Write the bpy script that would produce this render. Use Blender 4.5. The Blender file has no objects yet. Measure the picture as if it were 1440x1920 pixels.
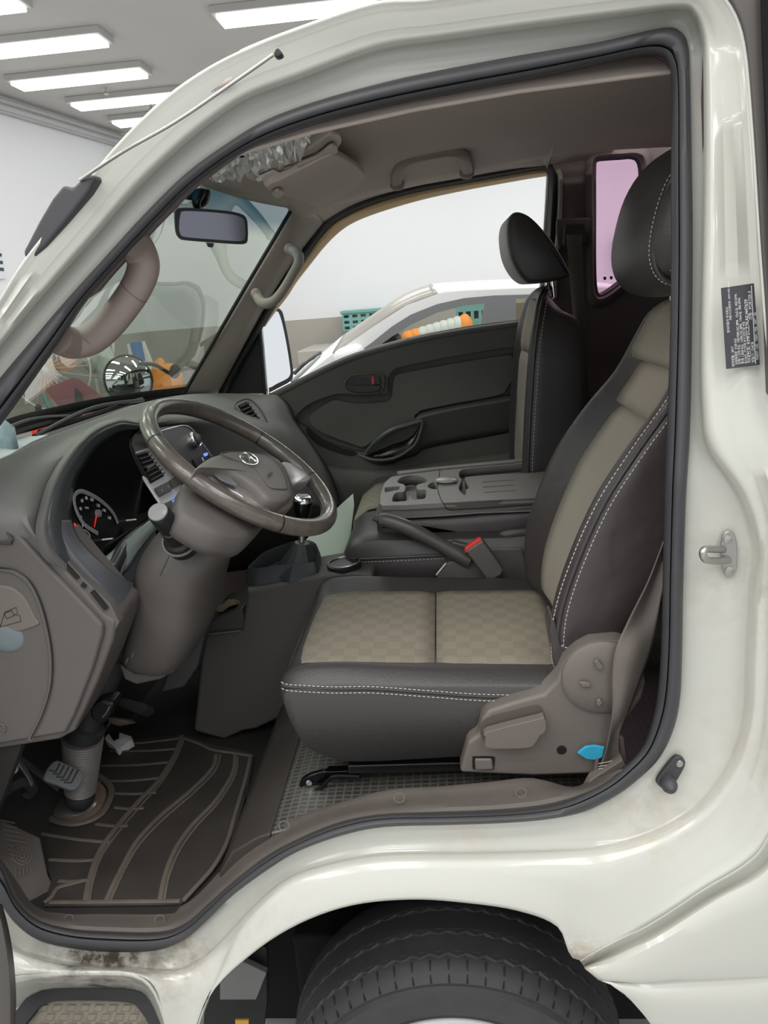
import bpy, bmesh, math, random
import numpy as np
from mathutils import Vector, Matrix
from mathutils.geometry import tessellate_polygon
random.seed(7)
scene = bpy.context.scene
COL = scene.collection
# ------------------------------------------------------------------ camera
F = 1440.0
CAM = np.array([0.0, -1.0, 1.6])
VPX, VPY, ROLL = 820.0, 545.0, math.radians(4.5)
_d = np.array([VPX-720, 960-VPY, F]); _d /= np.linalg.norm(_d)
_s, _c = math.sin(ROLL), math.cos(ROLL)
_u = np.array([-_s, _c, -(-_d[0]*_s+_d[1]*_c)/_d[2]]); _u /= np.linalg.norm(_u)
_x = np.cross(_u, _d)
M3 = np.array([_x, _d, _u])
cam_data = bpy.data.cameras.new('camera'); cam = bpy.data.objects.new('camera', cam_data); COL.objects.link(cam)
right, up, fwd = M3 @ np.array([1., 0, 0]), M3 @ np.array([0, 1., 0]), M3 @ np.array([0, 0, 1.])
cam.matrix_world = Matrix(((right[0], up[0], -fwd[0], CAM[0]), (right[1], up[1], -fwd[1], CAM[1]), (right[2], up[2], -fwd[2], CAM[2]), (0, 0, 0, 1)))
cam_data.sensor_fit = 'VERTICAL'; cam_data.sensor_height = 36.0; cam_data.lens = 36.0*F/1920.0
cam_data.clip_start = 0.02; cam_data.clip_end = 60
scene.camera = cam
# ------------------------------------------------------------------ view + world + lights
scene.view_settings.view_transform = 'Standard'
scene.view_settings.look = 'None'
scene.view_settings.gamma = 1.0
scene.view_settings.exposure = 0.0
scene.view_settings.use_curve_mapping = False
world = bpy.data.worlds.new('world'); scene.world = world; world.use_nodes = True
bg = world.node_tree.nodes['Background']; bg.inputs[0].default_value = (0.93, 0.97, 1.0, 1); bg.inputs[1].default_value = 1.0
FLOOR_Z, CEIL_Z = -0.16, 3.4

def area(name, loc, size, sy, power, rot=(0, 0, 0), color=(1, 1, 0.99)):
    l = bpy.data.lights.new(name, 'AREA'); l.shape = 'RECTANGLE'; l.size = size; l.size_y = sy; l.energy = power; l.color = color
    o = bpy.data.objects.new(name, l); o.location = loc; o.rotation_euler = rot; COL.objects.link(o); return o
for i, ly in enumerate((-3.6, -2.8, -2.0, -1.2, -0.4, 0.9, 2.2, 3.5)):
    for j, lx in enumerate((-2.6, -0.75, 1.1)):
        area('ceiling_light_source', (lx, ly, 3.34), 1.2, 0.22, 14.5 if ly < 1 else 15)
for lx in (-.75, 1.2, 3.2, 5.0):
    for ly in (5.0, 6.2): area('ceiling_light_source', (lx, ly, 3.34), 1.2, 0.22, 15)

# ------------------------------------------------------------------ materials
def mat(name, col, rough=0.5, metal=0.0, coat=0.0, bump=0.0, bscale=200.0, vary=0.0, vscale=8.0, spec=0.5, emit=None, estr=1.0, trans=0.0):
    m = bpy.data.materials.new(name); m.use_nodes = True
    nt = m.node_tree; b = nt.nodes['Principled BSDF']
    c = (*col, 1) if len(col) == 3 else col
    b.inputs['Base Color'].default_value = c
    b.inputs['Roughness'].default_value = rough
    b.inputs['Metallic'].default_value = metal
    b.inputs['Coat Weight'].default_value = coat
    b.inputs['Coat Roughness'].default_value = 0.08
    b.inputs['Specular IOR Level'].default_value = spec
    if emit:
        b.inputs['Emission Color'].default_value = (*emit, 1); b.inputs['Emission Strength'].default_value = estr
    if bump > 0 or vary > 0:
        tc = nt.nodes.new('ShaderNodeTexCoord')
    if vary > 0:
        n = nt.nodes.new('ShaderNodeTexNoise'); n.inputs['Scale'].default_value = vscale; n.inputs['Detail'].default_value = 5
        nt.links.new(tc.outputs['Object'], n.inputs['Vector'])
        mx = nt.nodes.new('ShaderNodeMix'); mx.data_type = 'RGBA'
        mx.inputs[6].default_value = tuple(v*(1-vary) for v in c[:3])+(1,)
        mx.inputs[7].default_value = tuple(min(1, v*(1+vary)) for v in c[:3])+(1,)
        nt.links.new(n.outputs['Fac'], mx.inputs[0]); nt.links.new(mx.outputs[2], b.inputs['Base Color'])
    if bump > 0:
        n2 = nt.nodes.new('ShaderNodeTexNoise'); n2.inputs['Scale'].default_value = bscale; n2.inputs['Detail'].default_value = 3
        nt.links.new(tc.outputs['Object'], n2.inputs['Vector'])
        bp = nt.nodes.new('ShaderNodeBump'); bp.inputs['Strength'].default_value = bump; bp.inputs['Distance'].default_value = 0.002
        nt.links.new(n2.outputs['Fac'], bp.inputs['Height']); nt.links.new(bp.outputs['Normal'], b.inputs['Normal'])
    return m

def glass(name, tint, gloss=0.04, rough=0.0, band=None):
    m = bpy.data.materials.new(name); m.use_nodes = True; nt = m.node_tree; nt.nodes.clear()
    out = nt.nodes.new('ShaderNodeOutputMaterial'); tr = nt.nodes.new('ShaderNodeBsdfTransparent'); gl = nt.nodes.new('ShaderNodeBsdfGlossy')
    mx = nt.nodes.new('ShaderNodeMixShader'); lw = nt.nodes.new('ShaderNodeLayerWeight'); lw.inputs[0].default_value = 0.25
    ma = nt.nodes.new('ShaderNodeMath'); ma.operation = 'MULTIPLY_ADD'; ma.inputs[1].default_value = 0.5; ma.inputs[2].default_value = gloss
    nt.links.new(lw.outputs['Fresnel'], ma.inputs[0]); nt.links.new(ma.outputs[0], mx.inputs[0])
    gl.inputs['Roughness'].default_value = rough
    tr.inputs[0].default_value = (*tint, 1)
    if band:   # shade band dyed into the top of the pane
        tc = nt.nodes.new('ShaderNodeNewGeometry'); sp = nt.nodes.new('ShaderNodeSeparateXYZ'); rp = nt.nodes.new('ShaderNodeValToRGB')
        mr = nt.nodes.new('ShaderNodeMapRange'); mr.inputs[1].default_value = band[0]; mr.inputs[2].default_value = band[1]
        nt.links.new(tc.outputs['Position'], sp.inputs[0]); nt.links.new(sp.outputs[2], mr.inputs[0]); nt.links.new(mr.outputs[0], rp.inputs[0])
        rp.color_ramp.elements[0].color = (*tint, 1); rp.color_ramp.elements[1].color = (*band[2], 1)
        nt.links.new(rp.outputs[0], tr.inputs[0])
    nt.links.new(tr.outputs[0], mx.inputs[1]); nt.links.new(gl.outputs[0], mx.inputs[2]); nt.links.new(mx.outputs[0], out.inputs[0])
    return m

def paint_material():
    """cream-white car paint; road dirt and rust stains collect in blotches round given points of the sill"""
    m = mat('cream_paint', (0.56, 0.557, 0.508), 0.28, coat=0.6, spec=0.5)
    nt = m.node_tree; b = nt.nodes['Principled BSDF']
    geo = nt.nodes.new('ShaderNodeNewGeometry')
    cur = None
    def blotch(px, py, Y, rad, amt, sc, colr):
        nonlocal cur
        p = at(px, py, Y)
        ds = nt.nodes.new('ShaderNodeVectorMath'); ds.operation = 'DISTANCE'; ds.inputs[1].default_value = tuple(p)
        nt.links.new(geo.outputs['Position'], ds.inputs[0])
        mr = nt.nodes.new('ShaderNodeMapRange'); mr.inputs[1].default_value = 0; mr.inputs[2].default_value = rad; mr.inputs[3].default_value = amt; mr.inputs[4].default_value = 0
        nt.links.new(ds.outputs['Value'], mr.inputs[0])
        n = nt.nodes.new('ShaderNodeTexNoise'); n.inputs['Scale'].default_value = sc; n.inputs['Detail'].default_value = 8; n.inputs['Roughness'].default_value = 0.7
        nt.links.new(geo.outputs['Position'], n.inputs['Vector'])
        m2 = nt.nodes.new('ShaderNodeMapRange'); m2.inputs[1].default_value = 0.42; m2.inputs[2].default_value = 0.62
        nt.links.new(n.outputs['Fac'], m2.inputs[0])
        mu = nt.nodes.new('ShaderNodeMath'); mu.operation = 'MULTIPLY'
        nt.links.new(mr.outputs[0], mu.inputs[0]); nt.links.new(m2.outputs[0], mu.inputs[1])
        mx = nt.nodes.new('ShaderNodeMix'); mx.data_type = 'RGBA'; mx.inputs[7].default_value = (*colr, 1)
        if cur is None: mx.inputs[6].default_value = (0.56, 0.557, 0.508, 1)
        else: nt.links.new(cur, mx.inputs[6])
        nt.links.new(mu.outputs[0], mx.inputs[0]); cur = mx.outputs[2]
    blotch(200, 1790, .07, .14, 1.6, 26, (.08, .055, .035))
    blotch(330, 1780, .07, .10, 0.9, 30, (.25, .18, .11))
    blotch(1190, 1500, .05, .13, 0.55, 30, (.42, .34, .2))
    blotch(870, 1580, .06, .05, 0.6, 20, (.55, .36, .2))
    blotch(930, 1585, .06, .02, 0.6, 40, (.5, .36, .22))
    blotch(1085, 1795, .0, .06, 0.8, 30, (.35, .25, .13))
    blotch(1405, 1100, .02, .14, 0.5, 40, (.45, .38, .28))
    blotch(1380, 1420, .02, .12, 0.5, 30, (.5, .45, .35))
    blotch(50, 500, .08, .03, 0.8, 40, (.6, .45, .15))
    blotch(540, 1800, .0, .16, 0.35, 60, (.4, .38, .33))
    nt.links.new(cur, b.inputs['Base Color'])
    return m

# ------------------------------------------------------------------ pixel -> place helpers (photo frame 1440 x 1920)
def ray(px, py): return M3 @ np.array([px-720.0, 960.0-py, F])
def at(px, py, Y):
    r = ray(px, py); return CAM + r*((Y-CAM[1])/r[1])
def atz(px, py, Z):
    r = ray(px, py); return CAM + r*((Z-CAM[2])/r[2])
def atx(px, py, X):
    r = ray(px, py); return CAM + r*((X-CAM[0])/r[0])
def onp(px, py, P, n):
    r = ray(px, py); n = np.array(n); return CAM + r*(np.dot(np.array(P)-CAM, n)/np.dot(r, n))
def A(pts, Y): return [at(p[0], p[1], p[2] if len(p) > 2 else Y) for p in pts]
def nrm(v): v = np.array(v, float); return v/np.linalg.norm(v)

def cr(pts, n=6, closed=False):
    P = [np.array(p, float) for p in pts]; N = len(P); out = []
    rng = range(N) if closed else range(N-1)
    for i in rng:
        if closed: p0, p1, p2, p3 = P[(i-1) % N], P[i], P[(i+1) % N], P[(i+2) % N]
        else: p0, p1, p2, p3 = P[max(i-1, 0)], P[i], P[i+1], P[min(i+2, N-1)]
        for k in range(n):
            t = k/n
            out.append(0.5*((2*p1)+(-p0+p2)*t+(2*p0-5*p1+4*p2-p3)*t*t+(-p0+3*p1-3*p2+p3)*t**3))
    if not closed: out.append(P[-1])
    return out

# ------------------------------------------------------------------ object helpers
def props(o, label=None, cat=None, group=None, kind=None):
    if label: o['label'] = label
    if cat: o['category'] = cat
    if group: o['group'] = group
    if kind: o['kind'] = kind
    return o
def thing(name, loc, label, cat, group=None):
    o = bpy.data.objects.new(name, None); o.empty_display_size = 0.05; o.location = tuple(loc); COL.objects.link(o)
    return props(o, label, cat, group)
def mk(name, V, Fc, m, parent=None, smooth=True, bevel=0.0, seg=2, solid=0.0, subd=0, sharp=40):
    V = np.array([np.array(v, float) for v in V]); lo, hi = V.min(0), V.max(0)
    org = np.array([(lo[0]+hi[0])/2, (lo[1]+hi[1])/2, lo[2]])
    me = bpy.data.meshes.new(name); me.from_pydata([tuple(v-org) for v in V], [], [list(f) for f in Fc]); me.validate()
    bm = bmesh.new(); bm.from_mesh(me); bmesh.ops.remove_doubles(bm, verts=bm.verts, dist=1e-6); bmesh.ops.recalc_face_normals(bm, faces=bm.faces); bm.to_mesh(me); bm.free()
    if smooth:
        me.polygons.foreach_set('use_smooth', [True]*len(me.polygons))
        if bevel == 0 or True: me.set_sharp_from_angle(angle=math.radians(sharp))
    me.materials.append(m)
    o = bpy.data.objects.new(name, me); COL.objects.link(o); o.location = tuple(org)
    if parent is not None:
        o.parent = parent; bpy.context.view_layer.update(); o.matrix_parent_inverse = parent.matrix_world.inverted()
    if solid:
        s = o.modifiers.new('s', 'SOLIDIFY'); s.thickness = solid; s.offset = 0
    if bevel:
        b = o.modifiers.new('b', 'BEVEL'); b.width = bevel; b.segments = seg; b.limit_method = 'ANGLE'; b.angle_limit = math.radians(35); b.harden_normals = False
        if smooth: me.attributes.get('sharp_edge') and me.attributes.remove(me.attributes['sharp_edge'])
        w = o.modifiers.new('w', 'WEIGHTED_NORMAL'); w.keep_sharp = False; w.weight = 80
    if subd:
        s = o.modifiers.new('d', 'SUBSURF'); s.levels = subd; s.render_levels = subd
    return o
def prism(name, loops, vec, m, parent=None, bevel=0.0, seg=2, **k):
    """solid whose front outline is loops[0] (others are holes) pushed along vec"""
    if not isinstance(loops[0][0], (list, tuple, np.ndarray)) : loops = [loops]
    vec = np.array(vec, float); V = []; Fc = []
    idx = []
    for L in loops:
        idx.append(list(range(len(V), len(V)+len(L)))); V += [np.array(p, float) for p in L]
    n = len(V); V += [v+vec for v in V[:n]]
    if len(loops) == 1: Fc += [idx[0], [i+n for i in reversed(idx[0])]]
    else:
        tris = tessellate_polygon([[Vector(p) for p in L] for L in loops])
        for t in tris: Fc += [list(t), [i+n for i in reversed(t)]]
    for I in idx:
        for a, b in zip(I, I[1:]+I[:1]): Fc.append([a, b, b+n, a+n])
    return mk(name, V, Fc, m, parent, bevel=bevel, seg=seg, **k)
def loft(name, rings, m, parent=None, caps=True, closed=True, loop=False, **k):
    V = []; Fc = []; n = len(rings[0])
    for r in rings: V += list(r)
    R = len(rings)
    for j in range(R if loop else R-1):
        a, b = j*n, ((j+1) % R)*n
        for i in range(n if closed else n-1):
            i2 = (i+1) % n; Fc.append([a+i, a+i2, b+i2, b+i])
    if caps and closed and not loop: Fc += [list(range(n))[::-1], list(range((R-1)*n, R*n))]
    return mk(name, V, Fc, m, parent, **k)
def grid(name, rows, m, parent=None, nu=5, nv=5, thick=0.004, **k):
    R = [cr(r, nu) for r in rows]
    cols = [cr([R[j][i] for j in range(len(R))], nv) for i in range(len(R[0]))]
    rings = [[cols[i][j] for i in range(len(cols))] for j in range(len(cols[0]))]
    return loft(name, rings, m, parent, caps=False, closed=False, solid=thick, **k)
def tube(name, pts, r, m, parent=None, n=12, sub=6, closed=False, flat=1.0, upv=None, caps=True, raw=False, **k):
    P = cr(pts, sub, closed) if sub > 1 else [np.array(p, float) for p in pts]
    if not hasattr(r, '__len__'): rr = [r]*len(P)
    else:
        rs = cr([[q] for q in r], sub, closed) if sub > 1 else [[q] for q in r]
        rr = [float(q[0]) for q in rs]
    N = len(P); rings = []; prev = None
    for i, p in enumerate(P):
        if closed: t = P[(i+1) % N]-P[i-1]
        else: t = P[min(i+1, N-1)]-P[max(i-1, 0)]
        t = t/(np.linalg.norm(t)+1e-12)
        if upv is not None: u = np.array(upv, float)
        elif prev is None: u = np.array([0, 0, 1.]) if abs(t[2]) < .9 else np.array([0, 1., 0])
        else: u = prev
        u = u-t*np.dot(u, t); u /= (np.linalg.norm(u)+1e-12); prev = u; v = np.cross(t, u)
        rings.append([p+rr[i]*(math.cos(a)*v+flat*math.sin(a)*u) for a in np.linspace(0, 2*math.pi, n, endpoint=False)])
    if raw: return rings
    return loft(name, rings, m, parent, caps=caps, loop=closed, **k)
def merge(name, shapes, m, parent=None, **k):
    """several ring-lofts (list of rings each) as one part's mesh"""
    V = []; Fc = []
    for rings in shapes:
        n = len(rings[0]); base = len(V)
        for r in rings: V += list(r)
        for j in range(len(rings)-1):
            for i in range(n):
                i2 = (i+1) % n; Fc.append([base+j*n+i, base+j*n+i2, base+(j+1)*n+i2, base+(j+1)*n+i])
        Fc += [[base+i for i in range(n)][::-1], [base+(len(rings)-1)*n+i for i in range(n)]]
    return mk(name, V, Fc, m, parent, **k)
def lathe(name, c, axis, prof, m, parent=None, n=32, caps=True, **k):
    """prof: list of (distance along axis, radius)"""
    ax = nrm(axis); u = np.array([0, 0, 1.]) if abs(ax[2]) < .9 else np.array([1., 0, 0])
    u = nrm(u-ax*np.dot(u, ax)); v = np.cross(ax, u); c = np.array(c, float)
    rings = [[c+ax*h+r*(math.cos(a)*u+math.sin(a)*v) for a in np.linspace(0, 2*math.pi, n, endpoint=False)] for h, r in prof]
    return loft(name, rings, m, parent, caps=caps, **k)
def offs(poly, d):
    """shrink an xz outline (points share roughly one Y) by d along its normals"""
    P = [np.array(p) for p in poly]; N = len(P); c = sum(P)/N; area2 = sum(P[i][0]*P[(i+1) % N][2]-P[(i+1) % N][0]*P[i][2] for i in range(N))
    sg = 1 if area2 > 0 else -1; out = []
    for i in range(N):
        t = P[(i+1) % N]-P[i-1]; t = t/(np.hypot(t[0], t[2])+1e-9)
        out.append(P[i]+sg*d*np.array([-t[2], 0, t[0]]))
    return out
def pillow(name, outline, Y0, Y1, r, m, parent=None, sub=4, bulge=1.0, **k):
    """outline: world points (x,?,z); a rounded cushion between depth Y0 and Y1"""
    O = cr(outline, sub, True) if sub > 1 else [np.array(p) for p in outline]
    rings = []
    st = [(0, 1.0), (.13, .5), (.4, .2), (.7, .05), (1, 0)]
    for f, s in st: rings.append([np.array([p[0], Y0+f*r, p[2]]) for p in offs(O, s*r*bulge)])
    for f, s in reversed(st): rings.append([np.array([p[0], Y1-f*r, p[2]]) for p in offs(O, s*r*bulge)])
    return loft(name, rings, m, parent, sharp=70, **k)
def box(name, lo, hi, m, parent=None, bevel=0.0, **k):
    x0, y0, z0 = lo; x1, y1, z1 = hi
    return prism(name, [[(x0, y0, z0), (x1, y0, z0), (x1, y0, z1), (x0, y0, z1)]], (0, y1-y0, 0), m, parent, bevel, **k)
def ellipsoid(name, c, e, m, parent=None, p=2.0, n=32, nv=18, dimp=None, **k):
    e = [np.array(q, float) for q in e]; c = np.array(c, float); rings = []
    sg = lambda v, q: math.copysign(abs(v)**q, v)
    for j in range(nv+1):
        ph = -math.pi/2+math.pi*j/nv; ph = max(-1.55, min(1.55, ph))
        rings.append([c+e[2]*sg(math.sin(ph), 2/p)+sg(math.cos(ph), 2/p)*(e[0]*sg(math.cos(a), 2/p)+e[1]*sg(math.sin(a), 2/p)) for a in np.linspace(0, 2*math.pi, n, endpoint=False)])
    return loft(name, rings, m, parent, sharp=80, **k)
def text(name, s, loc, rv, uv, size, m, parent=None, depth=0.0004, align='CENTER'):
    cu = bpy.data.curves.new(name, 'FONT'); cu.body = s; cu.size = size; cu.extrude = depth; cu.align_x = align; cu.align_y = 'CENTER'
    o = bpy.data.objects.new(name, cu); COL.objects.link(o)
    rv = nrm(rv); uv = nrm(np.array(uv)-rv*np.dot(uv, rv)); nv = np.cross(rv, uv)
    o.matrix_world = Matrix(((rv[0], uv[0], nv[0], loc[0]), (rv[1], uv[1], nv[1], loc[1]), (rv[2], uv[2], nv[2], loc[2]), (0, 0, 0, 1)))
    bpy.context.view_layer.update()
    me = bpy.data.meshes.new_from_object(o.evaluated_get(bpy.context.evaluated_depsgraph_get())); me.materials.clear(); me.materials.append(m)
    mw = o.matrix_world.copy(); bpy.data.objects.remove(o)
    q = bpy.data.objects.new(name, me); COL.objects.link(q); q.matrix_world = mw
    if parent is not None:
        q.parent = parent; bpy.context.view_layer.update(); q.matrix_parent_inverse = parent.matrix_world.inverted()
    return q
def stitches(name, pts, m, parent, dash=0.006, gap=0.004, r=0.0008):
    P = cr(pts, 8); seg = []; acc = 0.0; cur = []; on = True
    D = [P[0]]
    L = [0.0]
    for a, b in zip(P, P[1:]): L.append(L[-1]+np.linalg.norm(b-a))
    tot = L[-1]; s = 0.0; shapes = []
    def pos(t):
        i = max(0, min(len(P)-2, int(np.searchsorted(L, t))-1)); f = (t-L[i])/max(1e-9, L[i+1]-L[i]); return P[i]*(1-f)+P[i+1]*f
    while s+dash < tot:
        shapes.append(tube('x', [pos(s), pos(s+dash)], r, m, n=5, sub=1, raw=True)); s += dash+gap
    return merge(name, shapes, m, parent)

PAINT = None
M = {}
M['plastic'] = mat('grey_brown_plastic', (0.098, 0.087, 0.081), 0.55, bump=0.25, bscale=900)
M['plastic_d'] = mat('dark_grey_plastic', (0.045, 0.042, 0.042), 0.5, bump=0.25, bscale=900)
M['plastic_l'] = mat('light_taupe_plastic', (0.145, 0.125, 0.112), 0.5, bump=0.2, bscale=900)
M['dash'] = mat('dashboard_plastic', (0.15, 0.146, 0.14), 0.6, bump=0.4, bscale=700)
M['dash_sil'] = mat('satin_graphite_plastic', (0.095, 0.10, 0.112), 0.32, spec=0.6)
M['black'] = mat('black_plastic', (0.012, 0.012, 0.013), 0.35)
M['gloss'] = mat('gloss_black', (0.004, 0.004, 0.005), 0.18, spec=0.3)
M['matte'] = mat('dull_black', (0.01, 0.009, 0.009), 0.9)
M['rubber'] = mat('grey_rubber_seal', (0.05, 0.05, 0.055), 0.55, vary=0.15, vscale=20)
M['rubber_b'] = mat('black_rubber', (0.022, 0.022, 0.023), 0.7)
M['leather'] = mat('black_leather', (0.043, 0.038, 0.038), 0.42, bump=0.35, bscale=350, spec=0.55)
M['leather_b'] = mat('brown_black_leather', (0.05, 0.041, 0.041), 0.42, bump=0.5, bscale=11)
for n_ in M['leather_b'].node_tree.nodes:
    if n_.type == 'BUMP': n_.inputs['Distance'].default_value = .012
M['rim'] = mat('worn_rim_leather', (0.095, 0.082, 0.07), 0.24, coat=.3, vary=0.3, vscale=60, spec=0.6, bump=0.1, bscale=500)
M['rim_d'] = mat('dark_rim_leather', (0.055, 0.045, 0.042), 0.42, vary=0.2, vscale=60, bump=0.6, bscale=900)
M['silver'] = mat('satin_silver', (0.55, 0.55, 0.57), 0.3, metal=0.8)
M['silver_p'] = mat('silver_painted_plastic', (0.82, 0.82, 0.85), 0.38, metal=0.15)
M['chrome'] = mat('chrome', (0.8, 0.8, 0.8), 0.12, metal=1.0)
M['steel'] = mat('zinc_steel', (0.45, 0.44, 0.42), 0.35, metal=0.9)
M['white'] = mat('white_print', (0.75, 0.75, 0.75), 0.5)
M['thread'] = mat('pale_thread', (0.5, 0.46, 0.42), 0.7)
M['red'] = mat('red_plastic', (0.75, 0.03, 0.02), 0.4)
M['orange'] = mat('orange_bag', (0.85, 0.30, 0.04), 0.5, vary=0.2)
M['teal'] = mat('teal_plastic', (0.16, 0.36, 0.33), 0.5)
M['blue'] = mat('blue_cloth', (0.06, 0.18, 0.45), 0.7)
M['cyan'] = mat('bright_blue_card', (0.03, 0.35, 0.55), 0.5, vary=0.3, vscale=60)
M['wallm'] = None
M['headliner'] = mat('taupe_headliner_cloth', (0.55, 0.475, 0.42), 0.9, bump=0.2, bscale=1500)
M['pillar'] = mat('warm_grey_pillar_trim', (0.36, 0.32, 0.275), 0.6, bump=0.15, bscale=900)
M['trimd'] = mat('dark_brown_trim', (0.14, 0.105, 0.10), 0.7, bump=0.2, bscale=900)
M['tan'] = mat('tan_door_frame', (0.72, 0.52, 0.27), 0.45)
M['handle'] = mat('rosy_grey_handle', (0.27, 0.215, 0.195), 0.45, bump=0.1, bscale=900)
M['doorp'] = mat('door_panel_plastic', (0.105, 0.099, 0.09), 0.6, bump=0.35, bscale=900)
M['doorin'] = mat('door_insert_plastic', (0.125, 0.118, 0.107), 0.75, bump=0.35, bscale=1200)
M['sheet'] = mat('pale_green_foam_sheet', (0.60, 0.68, 0.60), 0.8)
M['paper'] = mat('paper', (0.75, 0.78, 0.82), 0.7, vary=0.08, vscale=30)
M['tissue'] = mat('white_tissue', (0.85, 0.84, 0.86), 0.8)
M['webbing'] = mat('seat_belt_webbing', (0.15, 0.13, 0.115), 0.7, bump=0.5, bscale=1200)
M['bluelamp'] = mat('blue_backlight', (0.1, 0.2, 0.9), 0.4, emit=(0.1, 0.2, 1.0), estr=1.6)
M['gauge'] = mat('gauge_grey', (0.22, 0.22, 0.24), 0.5)
M['needle'] = mat('red_needle', (0.8, 0.03, 0.02), 0.4, emit=(0.9, 0.05, 0.03), estr=0.4)
M['mirror'] = mat('mirror_glass', (0.75, 0.77, 0.8), 0.02, metal=1.0)
M['mirror_d'] = mat('dim_mirror_glass', (0.16, 0.16, 0.19), 0.12, metal=1.0)
M['foil'] = mat('crumpled_silver_film', (0.9, 0.89, 0.87), 0.25, metal=0.45)
M['lamp'] = mat('ceiling_light_diffuser', (0.9, 0.9, 0.9), 0.5, emit=(1, 1, 0.98), estr=3.0)
M['housing'] = mat('light_housing', (0.5, 0.49, 0.48), 0.5)
M['pink'] = mat('dusty_pink_fabric', (0.32, 0.14, 0.16), 0.8)
M['navy'] = mat('dark_blue_grey', (0.05, 0.07, 0.08), 0.6)
M['carpaint'] = mat('neighbour_white_paint', (0.68, 0.69, 0.68), 0.25, coat=0.5)
M['carglass'] = glass('neighbour_car_glass', (0.62, 0.60, 0.52), 0.1)
M['cargrey'] = mat('neighbour_pillar_grey', (0.16, 0.165, 0.17), 0.4)
M['pinkglass'] = glass('pink_tinted_glass', (0.87, 0.72, 0.83), 0.03)
M['wsglass'] = glass('green_windshield_glass', (0.80, 0.90, 0.80), 0.02, band=(1.79, 1.83, (0.03, 0.16, 0.24)))
M['frit'] = mat('black_glass_border', (0.01, 0.01, 0.01), 0.6)
M['bag'] = mat('translucent_plastic_bag', (0.55, 0.6, 0.55), 0.4, vary=0.3, vscale=20)
M['sidem'] = mat('white_plastic', (0.75, 0.74, 0.7), 0.4)
def fabric():
    m = mat('beige_check_fabric', (0.30, 0.265, 0.215), 0.85); nt = m.node_tree; b = nt.nodes['Principled BSDF']
    g = nt.nodes.new('ShaderNodeNewGeometry'); ck = nt.nodes.new('ShaderNodeTexChecker'); ck.inputs['Scale'].default_value = 38
    ck.inputs[1].default_value = (0.285, 0.248, 0.192, 1); ck.inputs[2].default_value = (0.255, 0.22, 0.168, 1)
    mp = nt.nodes.new('ShaderNodeMapping'); mp.inputs['Scale'].default_value = (1, 1, 0.001)
    nt.links.new(g.outputs['Position'], mp.inputs[0]); nt.links.new(mp.outputs[0], ck.inputs[0])
    n = nt.nodes.new('ShaderNodeTexNoise'); n.inputs['Scale'].default_value = 500; nt.links.new(g.outputs['Position'], n.inputs['Vector'])
    mx = nt.nodes.new('ShaderNodeMix'); mx.data_type = 'RGBA'; mx.blend_type = 'MULTIPLY'; mx.inputs[0].default_value = 0.35
    nt.links.new(ck.outputs[0], mx.inputs[6]); nt.links.new(n.outputs['Color'], mx.inputs[7]); nt.links.new(mx.outputs[2], b.inputs['Base Color'])
    bp = nt.nodes.new('ShaderNodeBump'); bp.inputs['Strength'].default_value = .5; bp.inputs['Distance'].default_value = .001
    nt.links.new(n.outputs['Fac'], bp.inputs['Height']); nt.links.new(bp.outputs[0], b.inputs['Normal'])
    return m
M['fabric'] = fabric()
M['fabric_p'] = mat('plain_beige_fabric', (0.31, 0.272, 0.222), 0.85, bump=.4, bscale=600)
def vinyl():
    m = mat('square_pattern_vinyl', (0.10, 0.095, 0.085), 0.35, spec=.6); nt = m.node_tree; b = nt.nodes['Principled BSDF']
    g = nt.nodes.new('ShaderNodeNewGeometry'); br = nt.nodes.new('ShaderNodeTexBrick'); br.inputs['Scale'].default_value = 1.0; br.offset = 0
    br.inputs['Brick Width'].default_value = .016; br.inputs['Row Height'].default_value = .012; br.inputs['Mortar Size'].default_value = .002
    br.inputs[1].default_value = (.06, .056, .05, 1); br.inputs[2].default_value = (.04, .038, .034, 1); br.inputs[3].default_value = (.105, .10, .09, 1)
    nt.links.new(g.outputs['Position'], br.inputs[0]); nt.links.new(br.outputs[0], b.inputs['Base Color'])
    bp = nt.nodes.new('ShaderNodeBump'); bp.inputs['Strength'].default_value = .6; bp.inputs['Distance'].default_value = .002
    nt.links.new(br.outputs['Fac'], bp.inputs['Height']); nt.links.new(bp.outputs[0], b.inputs['Normal'])
    return m
M['vinyl'] = vinyl()
M['mat'] = mat('dusty_rubber_mat', (0.034, 0.029, 0.025), 0.65, vary=0.5, vscale=9, spec=.4)
M['matrib'] = mat('dusty_rubber_ridge', (0.105, 0.088, 0.072), 0.65, vary=0.35, vscale=25)
M['carpet'] = mat('dark_floor_covering', (0.016, 0.014, 0.013), 0.9)
M['tire'] = mat('tire_rubber', (0.045, 0.043, 0.046), 0.65, vary=0.25, vscale=30, bump=.3, bscale=120)
M['dusty'] = mat('dusty_brown_plate', (0.17, 0.12, 0.09), 0.8, vary=.5, vscale=40)
PAINT = paint_material()
def two_tone():
    m = mat('two_tone_wall_paint', (0.8, 0.8, 0.8), 0.7); nt = m.node_tree; b = nt.nodes['Principled BSDF']
    g = nt.nodes.new('ShaderNodeNewGeometry'); s = nt.nodes.new('ShaderNodeSeparateXYZ'); mt = nt.nodes.new('ShaderNodeMath'); mt.operation = 'GREATER_THAN'; mt.inputs[1].default_value = 1.41
    mx = nt.nodes.new('ShaderNodeMix'); mx.data_type = 'RGBA'; mx.inputs[6].default_value = (.40, .38, .335, 1); mx.inputs[7].default_value = (.80, .81, .82, 1)
    nt.links.new(g.outputs['Position'], s.inputs[0]); nt.links.new(s.outputs[2], mt.inputs[0]); nt.links.new(mt.outputs[0], mx.inputs[0]); nt.links.new(mx.outputs[2], b.inputs['Base Color'])
    return m
M['wall'] = two_tone()
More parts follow.
